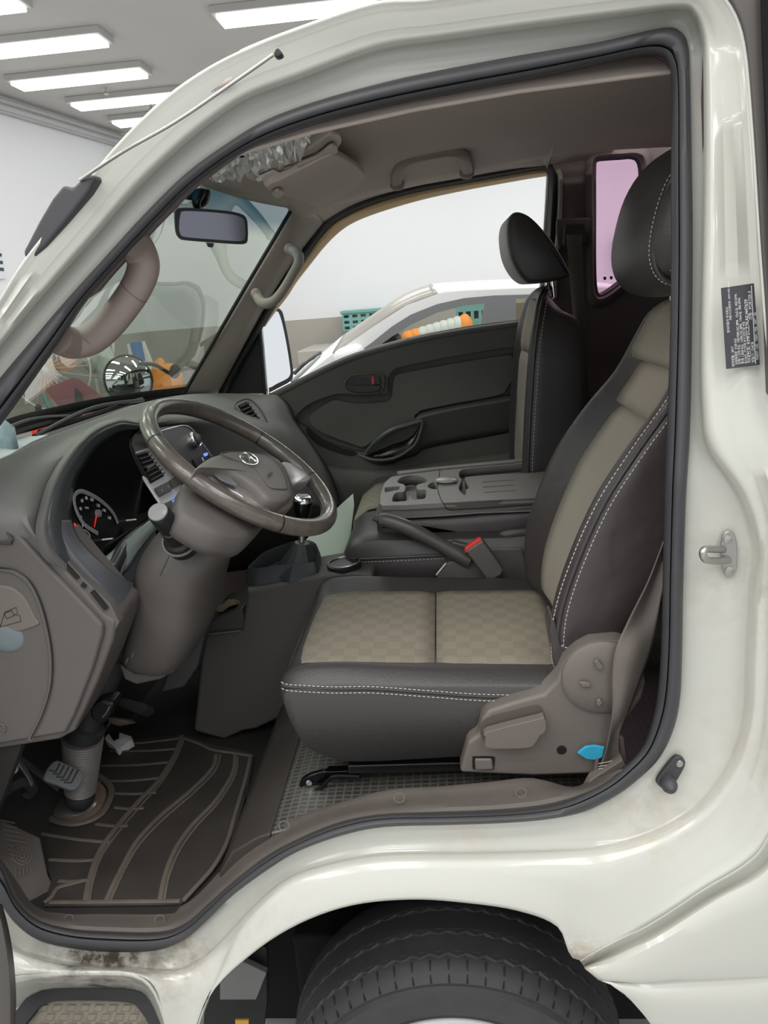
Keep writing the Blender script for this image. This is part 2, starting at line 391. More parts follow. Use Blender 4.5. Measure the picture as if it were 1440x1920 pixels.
M['ceil'] = mat('ceiling_paint', (.60, .58, .56), .8, vary=.04, vscale=2)
M['floor'] = mat('workshop_floor', (.46, .46, .45), .35, vary=.1, vscale=2)

# =================================================================== THE ROOM
CX0, CY0 = -3.18, 7.46
def quad(name, p, m, th=(0, 0, .1)):
    o = prism(name, [p], th, m, smooth=False); o['kind'] = 'structure'; return o
quad('floor', [(-7, -7, FLOOR_Z), (8, -7, FLOOR_Z), (8, 8.5, FLOOR_Z), (-4.2, 8.5, FLOOR_Z)], M['floor'], (0, 0, -.1))
quad('ceiling', [(-7.5, -7, CEIL_Z), (8, -7, CEIL_Z), (8, 8.5, CEIL_Z), (-3.6, 8.5, CEIL_Z)], M['ceil'])
quad('wall_back', [(CX0-.1, CY0, FLOOR_Z), (8, CY0+.05, FLOOR_Z), (8, CY0+.05, CEIL_Z), (CX0-.1, CY0, CEIL_Z)], M['wall'], (0, .12, 0))
quad('wall_left', [(CX0, CY0, FLOOR_Z), (CX0-2.4, CY0-14, FLOOR_Z), (CX0-2.4, CY0-14, CEIL_Z), (CX0, CY0, CEIL_Z)], M['wall'], (-.12, 0, 0))
o = tube('trim_1', [(CX0+.05, CY0-.05, CEIL_Z-.05), (CX0-1.25, CY0-7.5, CEIL_Z-.05)], .02, M['housing'], sub=1); o['kind'] = 'structure'
o = tube('trim_2', [(CX0+.03, CY0-.04, CEIL_Z-.13), (CX0-1.27, CY0-7.5, CEIL_Z-.13)], .014, M['housing'], sub=1); o['kind'] = 'structure'

# fluorescent ceiling lights, measured on the ceiling plane
def ceiling_light(xa, xb, y, label):
    t = thing('ceiling_light', ((xa+xb)/2, y, CEIL_Z-.07), label, 'ceiling light', 'fluorescent lights in rows on the workshop ceiling')
    dx, w = .018, .10
    box('light_housing', (xa-.03, y-w-.03, CEIL_Z-.045), (xb+.03, y+w+.03, CEIL_Z), M['housing'], t, .006)
    box('diffuser', (xa, y-w, CEIL_Z-.07), (xb, y+w, CEIL_Z-.045), M['lamp'], t, .006)
L1 = [(-3.16, -2.10, 4.58, 'long ceiling light at far left, cut off by the left edge of the photo'),
      (-3.12, -2.12, 5.36, 'ceiling light second nearest of the left row, wholly in view'),
      (-3.00, -2.06, 6.10, 'ceiling light third of the left row, just left of the roof edge'),
      (-2.95, -1.95, 6.84, 'farthest ceiling light, short one showing beside the roof edge'),
      (-1.28, -.28, 4.47, 'ceiling light at the top above the truck roof, alone in the right row'),
      (-3.28, -2.28, 3.84, 'ceiling light whose corner just touches the top left corner of the photo')]
for a in L1: ceiling_light(*a)
for (px, py) in ((197, 165), (282, 196)):
    p = atz(px, py, CEIL_Z); props(lathe('ceiling_sprinkler', p-np.array([0, 0, .05]), (0, 0, 1), [(0, .004), (0, .02), (.01, .022), (.02, .012), (.05, .03)], M['steel'], n=12),
        'small metal sprinkler on the ceiling between the '+('second and third' if px == 197 else 'third and farthest')+' lights', 'sprinkler', 'sprinklers on the ceiling')
# notice on the left wall at the left edge of the photo
wn = nrm([14, -2.4, 0]); wd = nrm([2.4, 14, 0])
nt_ = thing('wall_notice', onp(0, 520, (CX0, CY0, 1), wn)+np.array([.02, 0, -.1]), 'white printed notice on the wall at the left edge, mostly cut off', 'sign')
q = [onp(px, py, (CX0+.02, CY0, 1), wn) for px, py in ((-60, 455), (0, 462), (11, 522), (-50, 528))]
prism('notice_board', [q], -wn*.012, M['paper'], nt_)
for i, (px, py) in enumerate(((1, 478), (3, 492), (5, 505))):
    prism('print_line', [[onp(px+dx, py+dy, (CX0+.025, CY0, 1), wn) for dx, dy in ((-18, -4), (2, -3), (3, 3), (-17, 2))]], -wn*.002, M['navy'], nt_)

# ---------------- things standing in the far corner, seen through the windscreen
def zfloor(x, y): return np.array([x, y, FLOOR_Z])
# pedestal fan
c = at(92, 690, 5.0); t = thing('pedestal_fan', (c[0], c[1], FLOOR_Z), 'pedestal fan with a round wire guard standing in the corner, seen through the windscreen', 'fan')
R = .27
tube('wire_guard', [c+R*1.25*np.array([math.cos(a), 0, math.sin(a)]) for a in np.linspace(0, 2*math.pi, 24, endpoint=False)], .008, M['sidem'], t, n=6, closed=True, sub=2)
shp = []
for a in np.linspace(0, math.pi, 12, endpoint=False):
    dvec = np.array([math.cos(a), 0, math.sin(a)]); shp.append(tube('x', [c-R*1.25*dvec, c-R*.6*dvec+np.array([0, -.05, 0]), c+np.array([0, -.07, 0]), c+R*.6*dvec+np.array([0, -.05, 0]), c+R*1.25*dvec], .0025, None, n=4, raw=True))
merge('guard_spokes', shp, M['sidem'], t)
lathe('motor_hub', c, (0, 1, 0), [(-.06, .05), (-.05, .07), (.05, .07), (.12, .05)], mat('peach_plastic', (.55, .30, .18), .5), t, n=20)
for a in (.3, 2.4, 4.5):
    pts = [c+np.array([math.cos(a+b)*r, 0.02*s, math.sin(a+b)*r]) for r, b, s in ((.05, -.4, -1), (.14, -.6, -1), (.23, -.35, -1), (.25, 0, 0), (.22, .35, 1), (.13, .4, 1), (.05, .3, 1))]
    prism('fan_blade', [pts], (0, .004, 0), bpy.data.materials['peach_plastic'], t)
tube('stand_pole', [c+np.array([0, .05, -.05]), (c[0]+.03, c[1]+.05, FLOOR_Z+.05)], .022, M['sidem'], t, sub=1)
lathe('fan_base', (c[0]+.03, c[1]+.05, FLOOR_Z), (0, 0, 1), [(0, .2), (.03, .2), (.06, .05)], M['sidem'], t)
# pink folding lounge chair
t = thing('lounge_chair', atz(190, 745, .35), 'folded dusty pink fabric lounge chair leaning in the corner behind the fan', 'chair')
q = [at(px, py, 4.8) for px, py in ((84, 730), (135, 708), (150, 712), (215, 760), (165, 775), (110, 762))]
prism('pink_cloth', [q], (0, .1, -.05), M['pink'], t)
tube('leg', [at(80, 735, 4.75), at(130, 800, 4.75)+np.array([.1, 0, -.9])], .016, M['teal'], t, sub=1)
tube('leg', [at(215, 762, 4.75), at(120, 770, 4.75), at(120, 770, 4.75)+np.array([-.2, 0, -.8])], .016, M['teal'], t, sub=1)
prism('grey_strap', [[at(px, py, 4.74) for px, py in ((140, 728), (150, 740), (152, 762), (140, 752))]], (0, .03, 0), M['navy'], t)
# white bags hung on a stand
for k, (px, py, w, h) in enumerate(((172, 668, .10, .14), (200, 690, .09, .22))):
    c2 = at(px, py, 5.45)
    props(ellipsoid('plastic_bag', c2, ((w, 0, 0), (0, w*.7, 0), (.02, 0, h)), M['bag'], p=1.6, n=14, nv=9),
          ['small translucent plastic bag hanging below the grab handle view in the corner', 'larger translucent plastic bag hanging left of the round mirror'][k], 'bag', 'translucent bags hanging in the corner')
t = thing('clothes_rack', at(190, 660, 5.5)*np.array([1, 1, 0])+np.array([0, 0, FLOOR_Z]), 'white wire rack standing against the corner wall behind the hanging bags', 'rack')
tube('rack_frame', [at(178, 700, 5.5), at(182, 640, 5.5), at(208, 634, 5.5), at(212, 660, 5.5), at(205, 700, 5.5)], .012, M['sidem'], t, sub=3)
for px in (178, 205): tube('leg', [at(px, 700, 5.5), at(px, 700, 5.5)*np.array([1, 1, 0])+np.array([0, 0, FLOOR_Z])], .012, M['sidem'], t, sub=1)
# leaning board with blue strip
t = thing('leaning_board', at(265, 740, 5.6)*np.array([1, 1, 0])+np.array([0, 0, FLOOR_Z]), 'tall white board with a blue panel leaning in the corner behind the round mirror', 'board')
q = [at(px, py, 5.6) for px, py in ((238, 645), (268, 640), (306, 735))] + [at(306, 735, 5.6)+np.array([.05, 0, -1.0]), at(262, 735, 5.6)+np.array([0, 0, -1.0])]
prism('board', [q], (0, .04, 0), M['sidem'], t)
prism('blue_panel', [[at(px, py, 5.58) for px, py in ((243, 643), (264, 641), (271, 676), (252, 678))]], (0, .02, 0), M['blue'], t)
# orange bag
c2 = at(315, 722, 5.3); props(ellipsoid('orange_sack', c2, ((.13, 0, 0), (0, .1, 0), (.03, 0, .18)), M['orange'], p=2.2, n=16, nv=9), 'orange plastic sack to the right of the round mirror in the corner', 'bag')
c2 = at(297, 694, 5.35); props(ellipsoid('orange_cloth_bundle', c2, ((.06, 0, 0), (0, .06, 0), (0.03, 0, .1)), M['orange'], p=2, n=12, nv=8), 'small orange bundle above the orange sack by the leaning board', 'bag')
# fire extinguisher
c2 = at(76, 785, 4.6); t = thing('fire_extinguisher', c2-np.array([0, 0, .15]), 'red fire extinguisher standing low behind the left end of the dashboard', 'fire extinguisher')
lathe('tank', c2-np.array([0, 0, .3]), (0, 0, 1), [(0, .07), (.02, .08), (.28, .08), (.33, .05), (.36, .02)], M['red'], t, n=20)
lathe('valve', c2+np.array([0, 0, .05]), (0, 0, 1), [(0, .02), (.04, .025), (.06, .01)], M['black'], t, n=12)

# ---------------- neighbour car beyond the passenger window
YC = 3.1
def C(px, py, Y=YC): return at(px, py, Y)
t = thing('neighbour_car', (0.3, 4.0, FLOOR_Z), 'white hatchback parked on the far side, seen through the open passenger window', 'car')
def px2(p): return [C(*q) for q in p]
side = px2(((470, 772), (480, 762), (500, 745), (550, 722), (625, 664), (700, 612), (762, 572), (820, 551), (880, 546), (1000, 541), (1120, 540), (1240, 560), (1320, 640)))+[np.array([1.9, YC, 0.0]), np.array([-1.9, YC, 0.0]), np.array([-1.95, YC, .75])]
glassp = px2(((703, 652), (735, 630), (770, 608), (820, 585), (870, 572), (913, 567), (905, 612), (830, 628), (760, 642)))
gp2 = px2(((966, 558), (1030, 556), (1090, 560), (1100, 600), (966, 603)))
prism('body_side', [side, glassp, gp2], (0, .06, 0), M['carpaint'], t)
# roof, far side and bonnet give the car its width
far = [p+np.array([0, 1.55, 0]) for p in side]
prism('body_side', [[(-1.9, YC+1.55, 0), (1.9, YC+1.55, 0), (1.8, YC+1.55, 1.02), (-1.0, YC+1.55, 1.0), (-1.9, YC+1.55, .7)]], (0, .06, 0), M['carpaint'], t)
def shell(name, i0, i1, m, inset=.0):
    a = cr([side[i]+np.array([0, inset, 0]) for i in range(i0, i1+1)], 4); b = cr([far[i]-np.array([0, inset, 0]) for i in range(i0, i1+1)], 4)
    mid = [(p+q_)/2+np.array([-.03, 0, .05]) for p, q_ in zip(a, b)]
    loft(name, [[x for x in a], mid, b], m, t, caps=False, closed=False, solid=.02)
shell('roof', 7, 12, M['carpaint']); shell('windshield', 4, 7, mat('neighbour_windscreen', (.30,.29,.26), .25)); shell('bonnet', 0, 4, M['carpaint'])
# dark window surround
sur = px2(((668, 664), (700, 640), (735, 612), (770, 590), (820, 570), (870, 559), (925, 554), (1120, 548), (1120, 612), (905, 618), (830, 632), (760, 648), (710, 664)))
g1 = px2(((703, 654), (735, 631), (770, 609), (820, 586), (870, 573), (908, 569), (900, 610), (830, 627), (760, 642)))
g2_ = px2(((967, 560), (1030, 557), (1090, 561), (1100, 598), (967, 601)))
prism('window_surround', [[p+np.array([0, -.015, 0]) for p in sur], [p+np.array([0, -.015, 0]) for p in g1], [p+np.array([0, -.015, 0]) for p in g2_]], (0, .012, 0), M['cargrey'], t)
prism('door_glass', [[p+np.array([0, .03, 0]) for p in g1]], (0, .006, 0), glass('clear_glass', (.92, .92, .9), .03), t)
prism('door_glass', [[p+np.array([0, .03, 0]) for p in g2_]], (0, .006, 0), M['carglass'], t)
prism('inner_pillar', [[C(px, py, YC+.08) for px, py in ((913, 560), (925, 560), (912, 640), (896, 640))]], (0, .06, 0), M['black'], t)
prism('seat_back', [[C(px, py, YC+.5) for px, py in ((700, 662), (716, 640), (738, 628), (748, 640), (745, 690), (700, 690))]], (0, .45, 0), M['navy'], t, .03)
ellipsoid('wing_mirror', C(655, 668, YC-.05), ((.085, 0, .02), (0, .07, 0), (-.01, 0, .055)), M['carpaint'], t, p=2.6)
tube('wiper', [C(552, 700, YC+.2), C(575, 678, YC+.3), C(600, 662, YC+.5)], .012, M['black'], t, n=8)
tube('hood_edge', [C(548, 716, YC+.02), C(565, 700, YC+.1), C(598, 670, YC+.4)], .012, M['cargrey'], t, n=8)
for x in (-1.25, 1.3):
    lathe('car_wheel', (x, YC+.02, FLOOR_Z+.31), (0, 1, 0), [(0, .2), (0, .3), (.03, .31), (.2, .31), (.2, .2)], M['tire'], t, n=28)
# crates and orange goods by the far wall
def crate(px, py, w, h, Y, label):
    c2 = at(px, py, Y); t2 = thing('plastic_crate', (c2[0], Y, c2[2]-h), label, 'crate', 'teal plastic crates by the back wall')
    x0, x1, z0, z1 = c2[0]-w/2, c2[0]+w/2, c2[2]-h/2, c2[2]+h/2; holes = []
    nx, nz = 5, 3
    for i in range(nx):
        for j in range(nz):
            a = x0+w*(i+.2)/nx; b = x0+w*(i+.8)/nx; cc = z0+h*(j+.25)/nz; dd = z0+h*(j+.75)/nz
            holes.append([(a, Y, cc), (b, Y, cc), (b, Y, dd), (a, Y, dd)])
    prism('crate_side', [[(x0, Y, z0), (x1, Y, z0), (x1, Y, z1), (x0, Y, z1)]]+holes, (0, .02, 0), M['teal'], t2)
    box('crate_side', (x0, Y+.3, z0), (x1, Y+.32, z1), M['teal'], t2)
    box('crate_end', (x0, Y+.02, z0), (x0+.02, Y+.3, z1), M['teal'], t2); box('crate_end', (x1-.02, Y+.02, z0), (x1, Y+.3, z1), M['teal'], t2)
    box('crate_rim', (x0-.015, Y-.015, z1), (x1+.015, Y+.33, z1+.03), M['teal'], t2, .005)
    return x0, x1, z0, z1
crate(682, 602, .44, .17, 7.1, 'teal crate heaped with plastic bags, standing above the bonnet of the white car')
crate(893, 590, .36, .42, 6.4, 'tall teal crate seen through the window of the white car')
b_ = box('storage_shelf', (-1.35, 6.3, FLOOR_Z), (1.2, 7.3, 1.15), mat('shelf_grey', (.4, .38, .34), .6), None, .01); props(b_, 'long low grey shelf against the back wall, behind the white car', 'shelf')
for k in range(7):
    c2 = at(655+k*9, 596-k*1.5, 7.25); props(ellipsoid('wrapped_bundle', c2, ((.045, 0, 0), (0, .05, 0), (0, 0, .05)), M['bag'], n=10, nv=7), ['first', 'second', 'third', 'fourth', 'fifth', 'sixth', 'seventh'][k]+' clear wrapped bundle from the left in the low teal crate', 'bag', 'wrapped bundles in the low teal crate')
for k in range(9):
    px = 768+k*13; c2 = at(px, 632-k*2.4, 6.2)
    m_ = M['orange'] if k in (0, 1, 8) else M['bag']
    props(ellipsoid('packed_sack', c2, ((.075, 0, 0), (0, .1, 0), (0, 0, max(.05, c2[2]-1.15))), m_, n=14, nv=8),
          {0: 'leftmost orange packed sack seen through the white car window', 1: 'second orange packed sack from the left beyond the white car window', 8: 'orange packed sack at the right end of the row beyond the white car window'}.get(k, ['first', 'second', 'third', 'fourth', 'fifth', 'sixth'][max(0, k-2) % 6]+' pale wrapped sack from the left in the row beyond the white car window'), 'sack', 'orange sacks beyond the white car' if m_ is M['orange'] else 'pale sacks beyond the white car')
# small things on the wall seen through the pink quarter window
c2 = at(1168, 465, 7.36); props(box('wall_switch_box', (c2[0]-.05, 7.38, c2[2]-.16), (c2[0]+.09, 7.45, c2[2]+.13), M['cargrey'], None, .01), 'grey electrical box on the wall seen through the pink quarter window', 'box')
# =================================================================== THE TRUCK CAB
cab = thing('truck_cab', (0, .85, FLOOR_Z+.2), 'cream-white truck cab body seen through its open driver door aperture', 'truck')
ROWS = [  # seal inner | seal outer | crease of the door step | outer edge (photo pixels)
((-60,1560),(-60,1610),(-60,1690),(-60,1790)), ((0,1630),(0,1690),(0,1755),(0,1830)), ((25,1685),(30,1730),(30,1780),(40,1828)),
((65,1725),(70,1760),(80,1798),(90,1824)), ((125,1745),(125,1775),(150,1811),(160,1822)), ((200,1752),(200,1783),(250,1817),(250,1826)),
((300,1753),(290,1781),(330,1822),(296,1862)), ((350,1735),(345,1760),(380,1800),(320,1990)), ((390,1700),(390,1722),(425,1760),(348,1990)),
((435,1660),(435,1678),(475,1705),(390,1872)), ((500,1610),(500,1630),(540,1650),(470,1790)), ((560,1577),(560,1594),(620,1622),(560,1732)),
((640,1545),(640,1565),(700,1608),(660,1697)), ((720,1530),(720,1549),(770,1604),(770,1686)), ((820,1528),(845,1545),(870,1604),(870,1692)),
((920,1525),(950,1541),(960,1602),(970,1707)), ((1000,1519),(1030,1534),(1050,1600),(1045,1737)), ((1060,1507),(1095,1520),(1130,1594),(1087,1800)),
((1130,1475),(1155,1490),(1220,1570),(1220,1730)), ((1175,1440),(1200,1456),(1295,1530),(1320,1665)), ((1210,1400),(1235,1420),(1345,1480),(1395,1620)),
((1230,1345),(1260,1370),(1385,1410),(1435,1575)), ((1240,1290),(1273,1310),(1405,1330),(1470,1480)), ((1246,1200),(1277,1220),(1408,1240),(1490,1300)),
((1248,1090),(1279,1100),(1415,1110),(1490,1120)), ((1250,1000),(1282,1000),(1420,1020),(1490,1000)), ((1252,920),(1285,920),(1388,925),(1480,900)),
((1255,840),(1290,840),(1330,840),(1470,820)), ((1258,760),(1293,760),(1318,760),(1455,740)), ((1262,640),(1295,640),(1316,640),(1437,620)),
((1264,500),(1297,450),(1320,450),(1424,450)), ((1264,300),(1295,300),(1322,300),(1412,270)), ((1264,160),(1292,150),(1321,150),(1398,110)),
((1256,118),(1289,90),(1317,75),(1378,30)), ((1238,100),(1275,62),(1302,28),(1340,-25)), ((1195,100),(1240,55),(1270,15),(1290,-50)),
((1120,115),(1120,82),(1150,30),(1150,-48)), ((1020,137),(970,107),(970,54),(960,-25)), ((870,165),(820,135),(820,75),(800,-2)),
((720,195),(720,157),(700,95),(700,5)), ((600,225),(600,190),(560,147),(550,55)), ((500,260),(500,227),(460,185),(450,95)),
((425,300),(425,272),(380,240),(375,135)), ((350,357),(350,327),(310,300),(300,190)), ((300,407),(275,400),(240,370),(215,275)),
((240,470),(200,482),(170,450),(135,375)), ((160,560),(125,565),(95,535),(45,487)), ((102,645),(65,635),(35,605),(-10,575)),
((0,787),(0,712),(-40,700),(-70,665)), ((-100,910),(-100,840),(-120,810),(-150,780)), ((-160,1100),(-190,1100),(-210,1100),(-250,1100)),
((-150,1350),(-180,1380),(-200,1400),(-240,1420))]
NR = len(ROWS)
def skinY(py):  # the cab side leans in above the waist
    return 0.0 if py > 900 else min(.10, (900-py)/900*.11)
def ctr(k, Y):  # smoothed contour k at depth offset Y
    pts = cr([(*ROWS[i][k], 0) for i in range(NR)], 5, True)
    return [(p[0], p[1]) for p in pts]
K0, K1, K2, K3 = [ctr(k, 0) for k in range(4)]
def mixc(a, b, t): return [(p[0]*(1-t)+q_[0]*t, p[1]*(1-t)+q_[1]*t) for p, q_ in zip(a, b)]
def ring(c, dY): return [at(p[0], p[1], skinY(p[1])+dY) for p in c]
wI = np.array([1.0 if 19 <= i <= 31 else (.6 if 36 <= i <= 47 else (.5 if i in (18, 32, 33, 34, 35) else 0.0)) for i in range(NR)])
wS = np.array([p[0] for p in cr([[float(v)] for v in wI], 5, True)])
def ring2(c, da, db):
    return [at(p[0], p[1], skinY(p[1])+da*w_+db*(1-w_)) for p, w_ in zip(c, wS)]
rings = [ring(mixc(K0, K1, .45), .11), ring(mixc(K0, K1, .75), .078), ring(K1, .072), ring(mixc(K1, K2, .3), .071), ring(mixc(K1, K2, .86), .062), ring(mixc(K1, K2, .95), .056), ring(K2, .040),
         ring(mixc(K2, K3, .07), .028), ring2(mixc(K2, K3, .18), .022, .020), ring2(mixc(K2, K3, .38), .026, .014), ring2(mixc(K2, K3, .6), .008, .008), ring2(mixc(K2, K3, .8), .012, .003), ring2(mixc(K2, K3, .93), .002, .0005), ring(K3, 0.0)]
loft('body_panel', rings, PAINT, cab, caps=False, solid=.0015, sharp=75)
# the outer edge turned inwards (roof, wheel arch lip, pillar)
e0 = ring(K3, .0); e1 = [p+np.array([0, .012, 0]) for p in ring(K3, .002)]
e1b = [p+np.array([0, .06, 0]) for p in e0]; cen = at(760, 900, 0)
e2 = [p+np.array([0, .34, 0]) for p in e0]
lip = [[e0[i], e1[i], e1b[i]] for i in range(len(e0))]
i6, i17 = 8*5, 17*5
loft('wheel_arch_lip', [[p for p in e0[i6:i17+1]], e1b[i6:i17+1], e2[i6:i17+1]], M['matte'], cab, caps=False, closed=False, solid=.002)
# roof skin from the driver side rail over to the passenger side
iA, iB = 34*5, 41*5
ra = e0[iA:iB+1]
rr = [[p for p in ra], [p+np.array([0.0, .10, .012]) for p in ra], [p+np.array([-.02, .4, .05]) for p in ra], [p+np.array([-.02, 1.1, .05]) for p in ra], [p+np.array([0, 1.6-2*p[1]+.1, .0]) for p in ra]]
loft('roof_skin', rr[1:3] if False else rr, PAINT, cab, caps=False, closed=False, solid=.002)
# outer skin behind the door (lower right)
q = [at(*p, 0) for p in ((1087,1800),(1100,1820),(1145,1845),(1195,1880),(1235,1920),(1290,2010),(1700,2010),(1700,760),(1560,760),(1500,900),(1490,1300),(1470,1480),(1435,1575),(1395,1620),(1320,1665),(1220,1730))]
up_ = q[:5]
rowA = [at(*p, 0.0) for p in ((1087,1800),(1150,1765),(1220,1730),(1320,1665),(1395,1620),(1435,1575),(1470,1480),(1490,1300),(1495,1000))]
rowB = [at(*p, .018) for p in ((1095,1812),(1158,1780),(1228,1745),(1330,1682),(1410,1638),(1455,1590),(1495,1490),(1520,1300),(1530,1000))]
rowC = [at(*p, -.008) for p in ((1098,1817),(1165,1800),(1240,1765),(1350,1700),(1430,1660),(1480,1605),(1530,1500),(1560,1300),(1570,1000))]
rowD = [at(*p, -.012) for p in ((1120,1834),(1200,1838),(1270,1832),(1370,1824),(1450,1817),(1520,1808),(1600,1700),(1640,1400),(1640,1000))]
rowE = [at(*p, -.005) for p in ((1122,1836),(1202,1843),(1272,1837),(1372,1829),(1452,1822),(1524,1813),(1605,1705),(1645,1400),(1645,1000))]
rowF = [at(*p, -.014) for p in ((1145,1846),(1225,1870),(1300,1880),(1400,1880),(1480,1870),(1600,1860),(1660,1760),(1700,1400),(1700,1000))]
rowG = [at(*p, -.01) for p in ((1195,1880),(1250,1955),(1320,1980),(1400,1980),(1480,1980),(1600,1980),(1700,1860),(1760,1400),(1760,1000))]
grid('rear_side_panel', [rowA, rowB, rowC, rowD, rowE, rowF, rowG], PAINT, cab, nu=4, nv=4, thick=.003)
# B pillar outer closing part
grid('pillar_edge', [[at(*p, .0) for p in ((1340,-25),(1378,30),(1398,110),(1412,270),(1424,450),(1437,620),(1455,740),(1470,820),(1490,1000))],
                     [at(*p, .06) for p in ((1345,-30),(1384,28),(1404,110),(1418,270),(1430,450),(1443,620),(1462,740),(1480,820),(1500,1000))]], PAINT, cab, nu=4, nv=2)
sp = [at(*p, .012) for p in cr([(1325,-40,0),(1366,20,0),(1390,90,0),(1405,250,0),(1418,450,0),(1428,590,0),(1434,735,0)], 4) for p in [(p[0], p[1])]]
se = [at(*p, .012) for p in ((1446,752),(1480,760),(1480,-60),(1400,-60))]
prism('pillar_weatherstrip', [sp+se], (0, -.016, 0), mat('grey_brown_rubber', (.085, .075, .072), .5), cab, .003)
sp2 = [at(*p, -.01) for p in ((1424,-40),(1428,100),(1437,300),(1450,600),(1500,620),(1500,-60))]
prism('quarter_glass', [sp2], (0, -.004, 0), M['gloss'], cab, .001)

# ---------------- door opening seal (its own part: a rubber tube all round)
def sealring(t, dY): return ring(mixc(K0, K1, t), dY)
seal = loft('door_seal', [sealring(1.0, .070), sealring(.93, .050), sealring(.7, .040), sealring(.42, .043), sealring(.30, .058), sealring(.22, .052), sealring(.08, .055), sealring(0, .07), sealring(-.12, .11)], M['rubber'], cab, caps=False, solid=.003, sharp=80)

# ---------------- wheel and step below the sill
wc = np.array([-.045, 0.0, .14])
tw = thing('front_wheel', (wc[0], .16, FLOOR_Z), 'black ribbed truck tyre under the wheel arch below the seat', 'wheel')
prof = [(.075, .21), (.062, .225), (.066, .228), (.058, .235), (.052, .262), (.058, .288), (.066, .292), (.064, .300), (.076, .312), (.098, .319), (.10, .3195), (.104, .313), (.108, .313), (.112, .322), (.145, .3245), (.148, .316), (.156, .316), (.159, .3255), (.20, .326), (.203, .317), (.211, .317), (.214, .3255), (.25, .322), (.275, .309), (.285, .28), (.27, .21)]
lathe('tyre', wc, (0, 1, 0), prof, M['tire'], tw, n=96, caps=False, sharp=35)
lathe('wheel_rim', wc, (0, 1, 0), [(.06, .214), (.07, .216), (.085, .20), (.11, .19), (.13, .12), (.10, .05), (.10, .0001)], M['silver_p'], tw, n=48, caps=False)
shp = []
for k in range(60):   # shoulder sipes
    a = 2*math.pi*k/60
    def wp(r, y, da=0): return wc+np.array([r*math.sin(a+da), y, r*math.cos(a+da)])
    shp.append([[wp(.3005, .066, -.006), wp(.3005, .066, .006), wp(.319, .095, .006), wp(.319, .095, -.006)],
                [wp(.303, .062, -.004), wp(.303, .062, .004), wp(.3215, .0945, .004), wp(.3215, .0945, -.004)]])
merge('shoulder_ribs', shp, mat('tire_groove_dark', (.012, .012, .012), .8), tw, smooth=False)
shp = []
for k in range(120):
    a0 = 2*math.pi*k/120; a1 = 2*math.pi*(k+1)/120; ya, yb = (.104, .112) if k % 2 else (.112, .104)
    for yo, rr_ in ((0, .3135), (.046, .317), (.10, .3185)):
        def w2(a, y, r): return wc+np.array([r*math.sin(a), y+yo, r*math.cos(a)])
        shp.append([[w2(a0, ya-.004, rr_), w2(a0, ya+.002, rr_+.009), w2(a1, yb+.002, rr_+.009), w2(a1, yb-.004, rr_)],
                    [w2(a0, ya-.009, rr_), w2(a0, ya-.004, rr_+.0085), w2(a1, yb-.004, rr_+.0085), w2(a1, yb-.009, rr_)]])
merge('tread_zigzag', shp, M['tire'], tw, smooth=False)
# dark liner of the wheel well and the chassis behind it
liner = [atz(0, 0, 0)]
A_ = e1b[i6:i17+1]
inner = [p+np.array([0, .3, 0]) for p in A_]
lz = [(x, .34, z) for x, z in ((-.62, -.1), (-.62, .45), (-.45, .58), (-.06, .64), (.3, .52), (.42, .2), (.42, -.1))]
prism('wheel_well', [[np.array(p)+np.array([0, .12, 0]) for p in lz]], (0, .03, 0), M['matte'], cab)
box('chassis_box', (-.40, .36, .02), (.30, .44, .25), M['matte'], cab, .01)
prism('mud_flap', [A([(388,1800),(470,1750),(500,1780),(500,1880),(490,1960),(380,1960)], .30)], (0, .02, 0), M['rubber_b'], cab)
prism('inner_bracket', [A([(412,1800),(455,1803),(500,1825),(480,1875),(412,1875)], .27)], (0, .015, 0), mat('dull_grey_metal', (.22, .22, .21), .6), cab, .002)
prism('yellow_tag', [A([(441,1913),(466,1913),(466,1935),(441,1935)], .24)], (0, .004, 0), mat('yellow_tag', (.75, .42, .04), .5), cab)
# step
st = thing('entry_step', at(170, 1880, .05), 'dirty textured step plate with a dark rubber edge below the door sill', 'step')
so = cr([at(*p) for p in ((20,1925,.03),(45,1880,.035),(80,1853,.04),(160,1850,.04),(250,1853,.04),(285,1878,.035),(310,1935,.03),(300,2010,.0),(160,2010,0),(20,2010,0))], 4, True)
tn = nrm((0, -.75, .66)); P0 = at(160, 1880, .05)
so = [onp(*p, P0, tn) for p in ((0,1950),(28,1898),(55,1868),(80,1856),(160,1853),(250,1857),(280,1876),(300,1915),(320,1980),(160,1990))]
si = [onp(*p, P0, tn) for p in ((40,1950),(60,1905),(90,1880),(160,1876),(240,1880),(262,1895),(280,1925),(290,1970),(160,1975))]
so = cr(so, 4, True); si = cr(si, 4, True)
prism('rubber_edge', [so, si], -tn*.03, M['rubber_b'], st, .002)
stp = mat('sandy_step_plastic', (.20, .175, .14), .8, vary=.25, vscale=60)
prism('step_plate', [[p-tn*.012 for p in si]], -tn*.01, stp, st)
shp = []
for j in range(6):
    for i in range(9):
        c2 = onp(80+i*26+(j % 2)*13, 1890+j*17, P0-tn*.012, tn); u1 = np.array([.009, 0, 0]); v1 = nrm(np.cross(tn, (1, 0, 0)))*.006
        shp.append([[c2-u1-v1, c2+u1-v1, c2+u1*1.4+v1, c2-u1*.6+v1], [c2+tn*.003-u1*.7-v1*.7, c2+tn*.003+u1*.7-v1*.7, c2+tn*.003+u1+v1*.7, c2+tn*.003-u1*.4+v1*.7]])
merge('raised_studs', shp, stp, st, smooth=False)
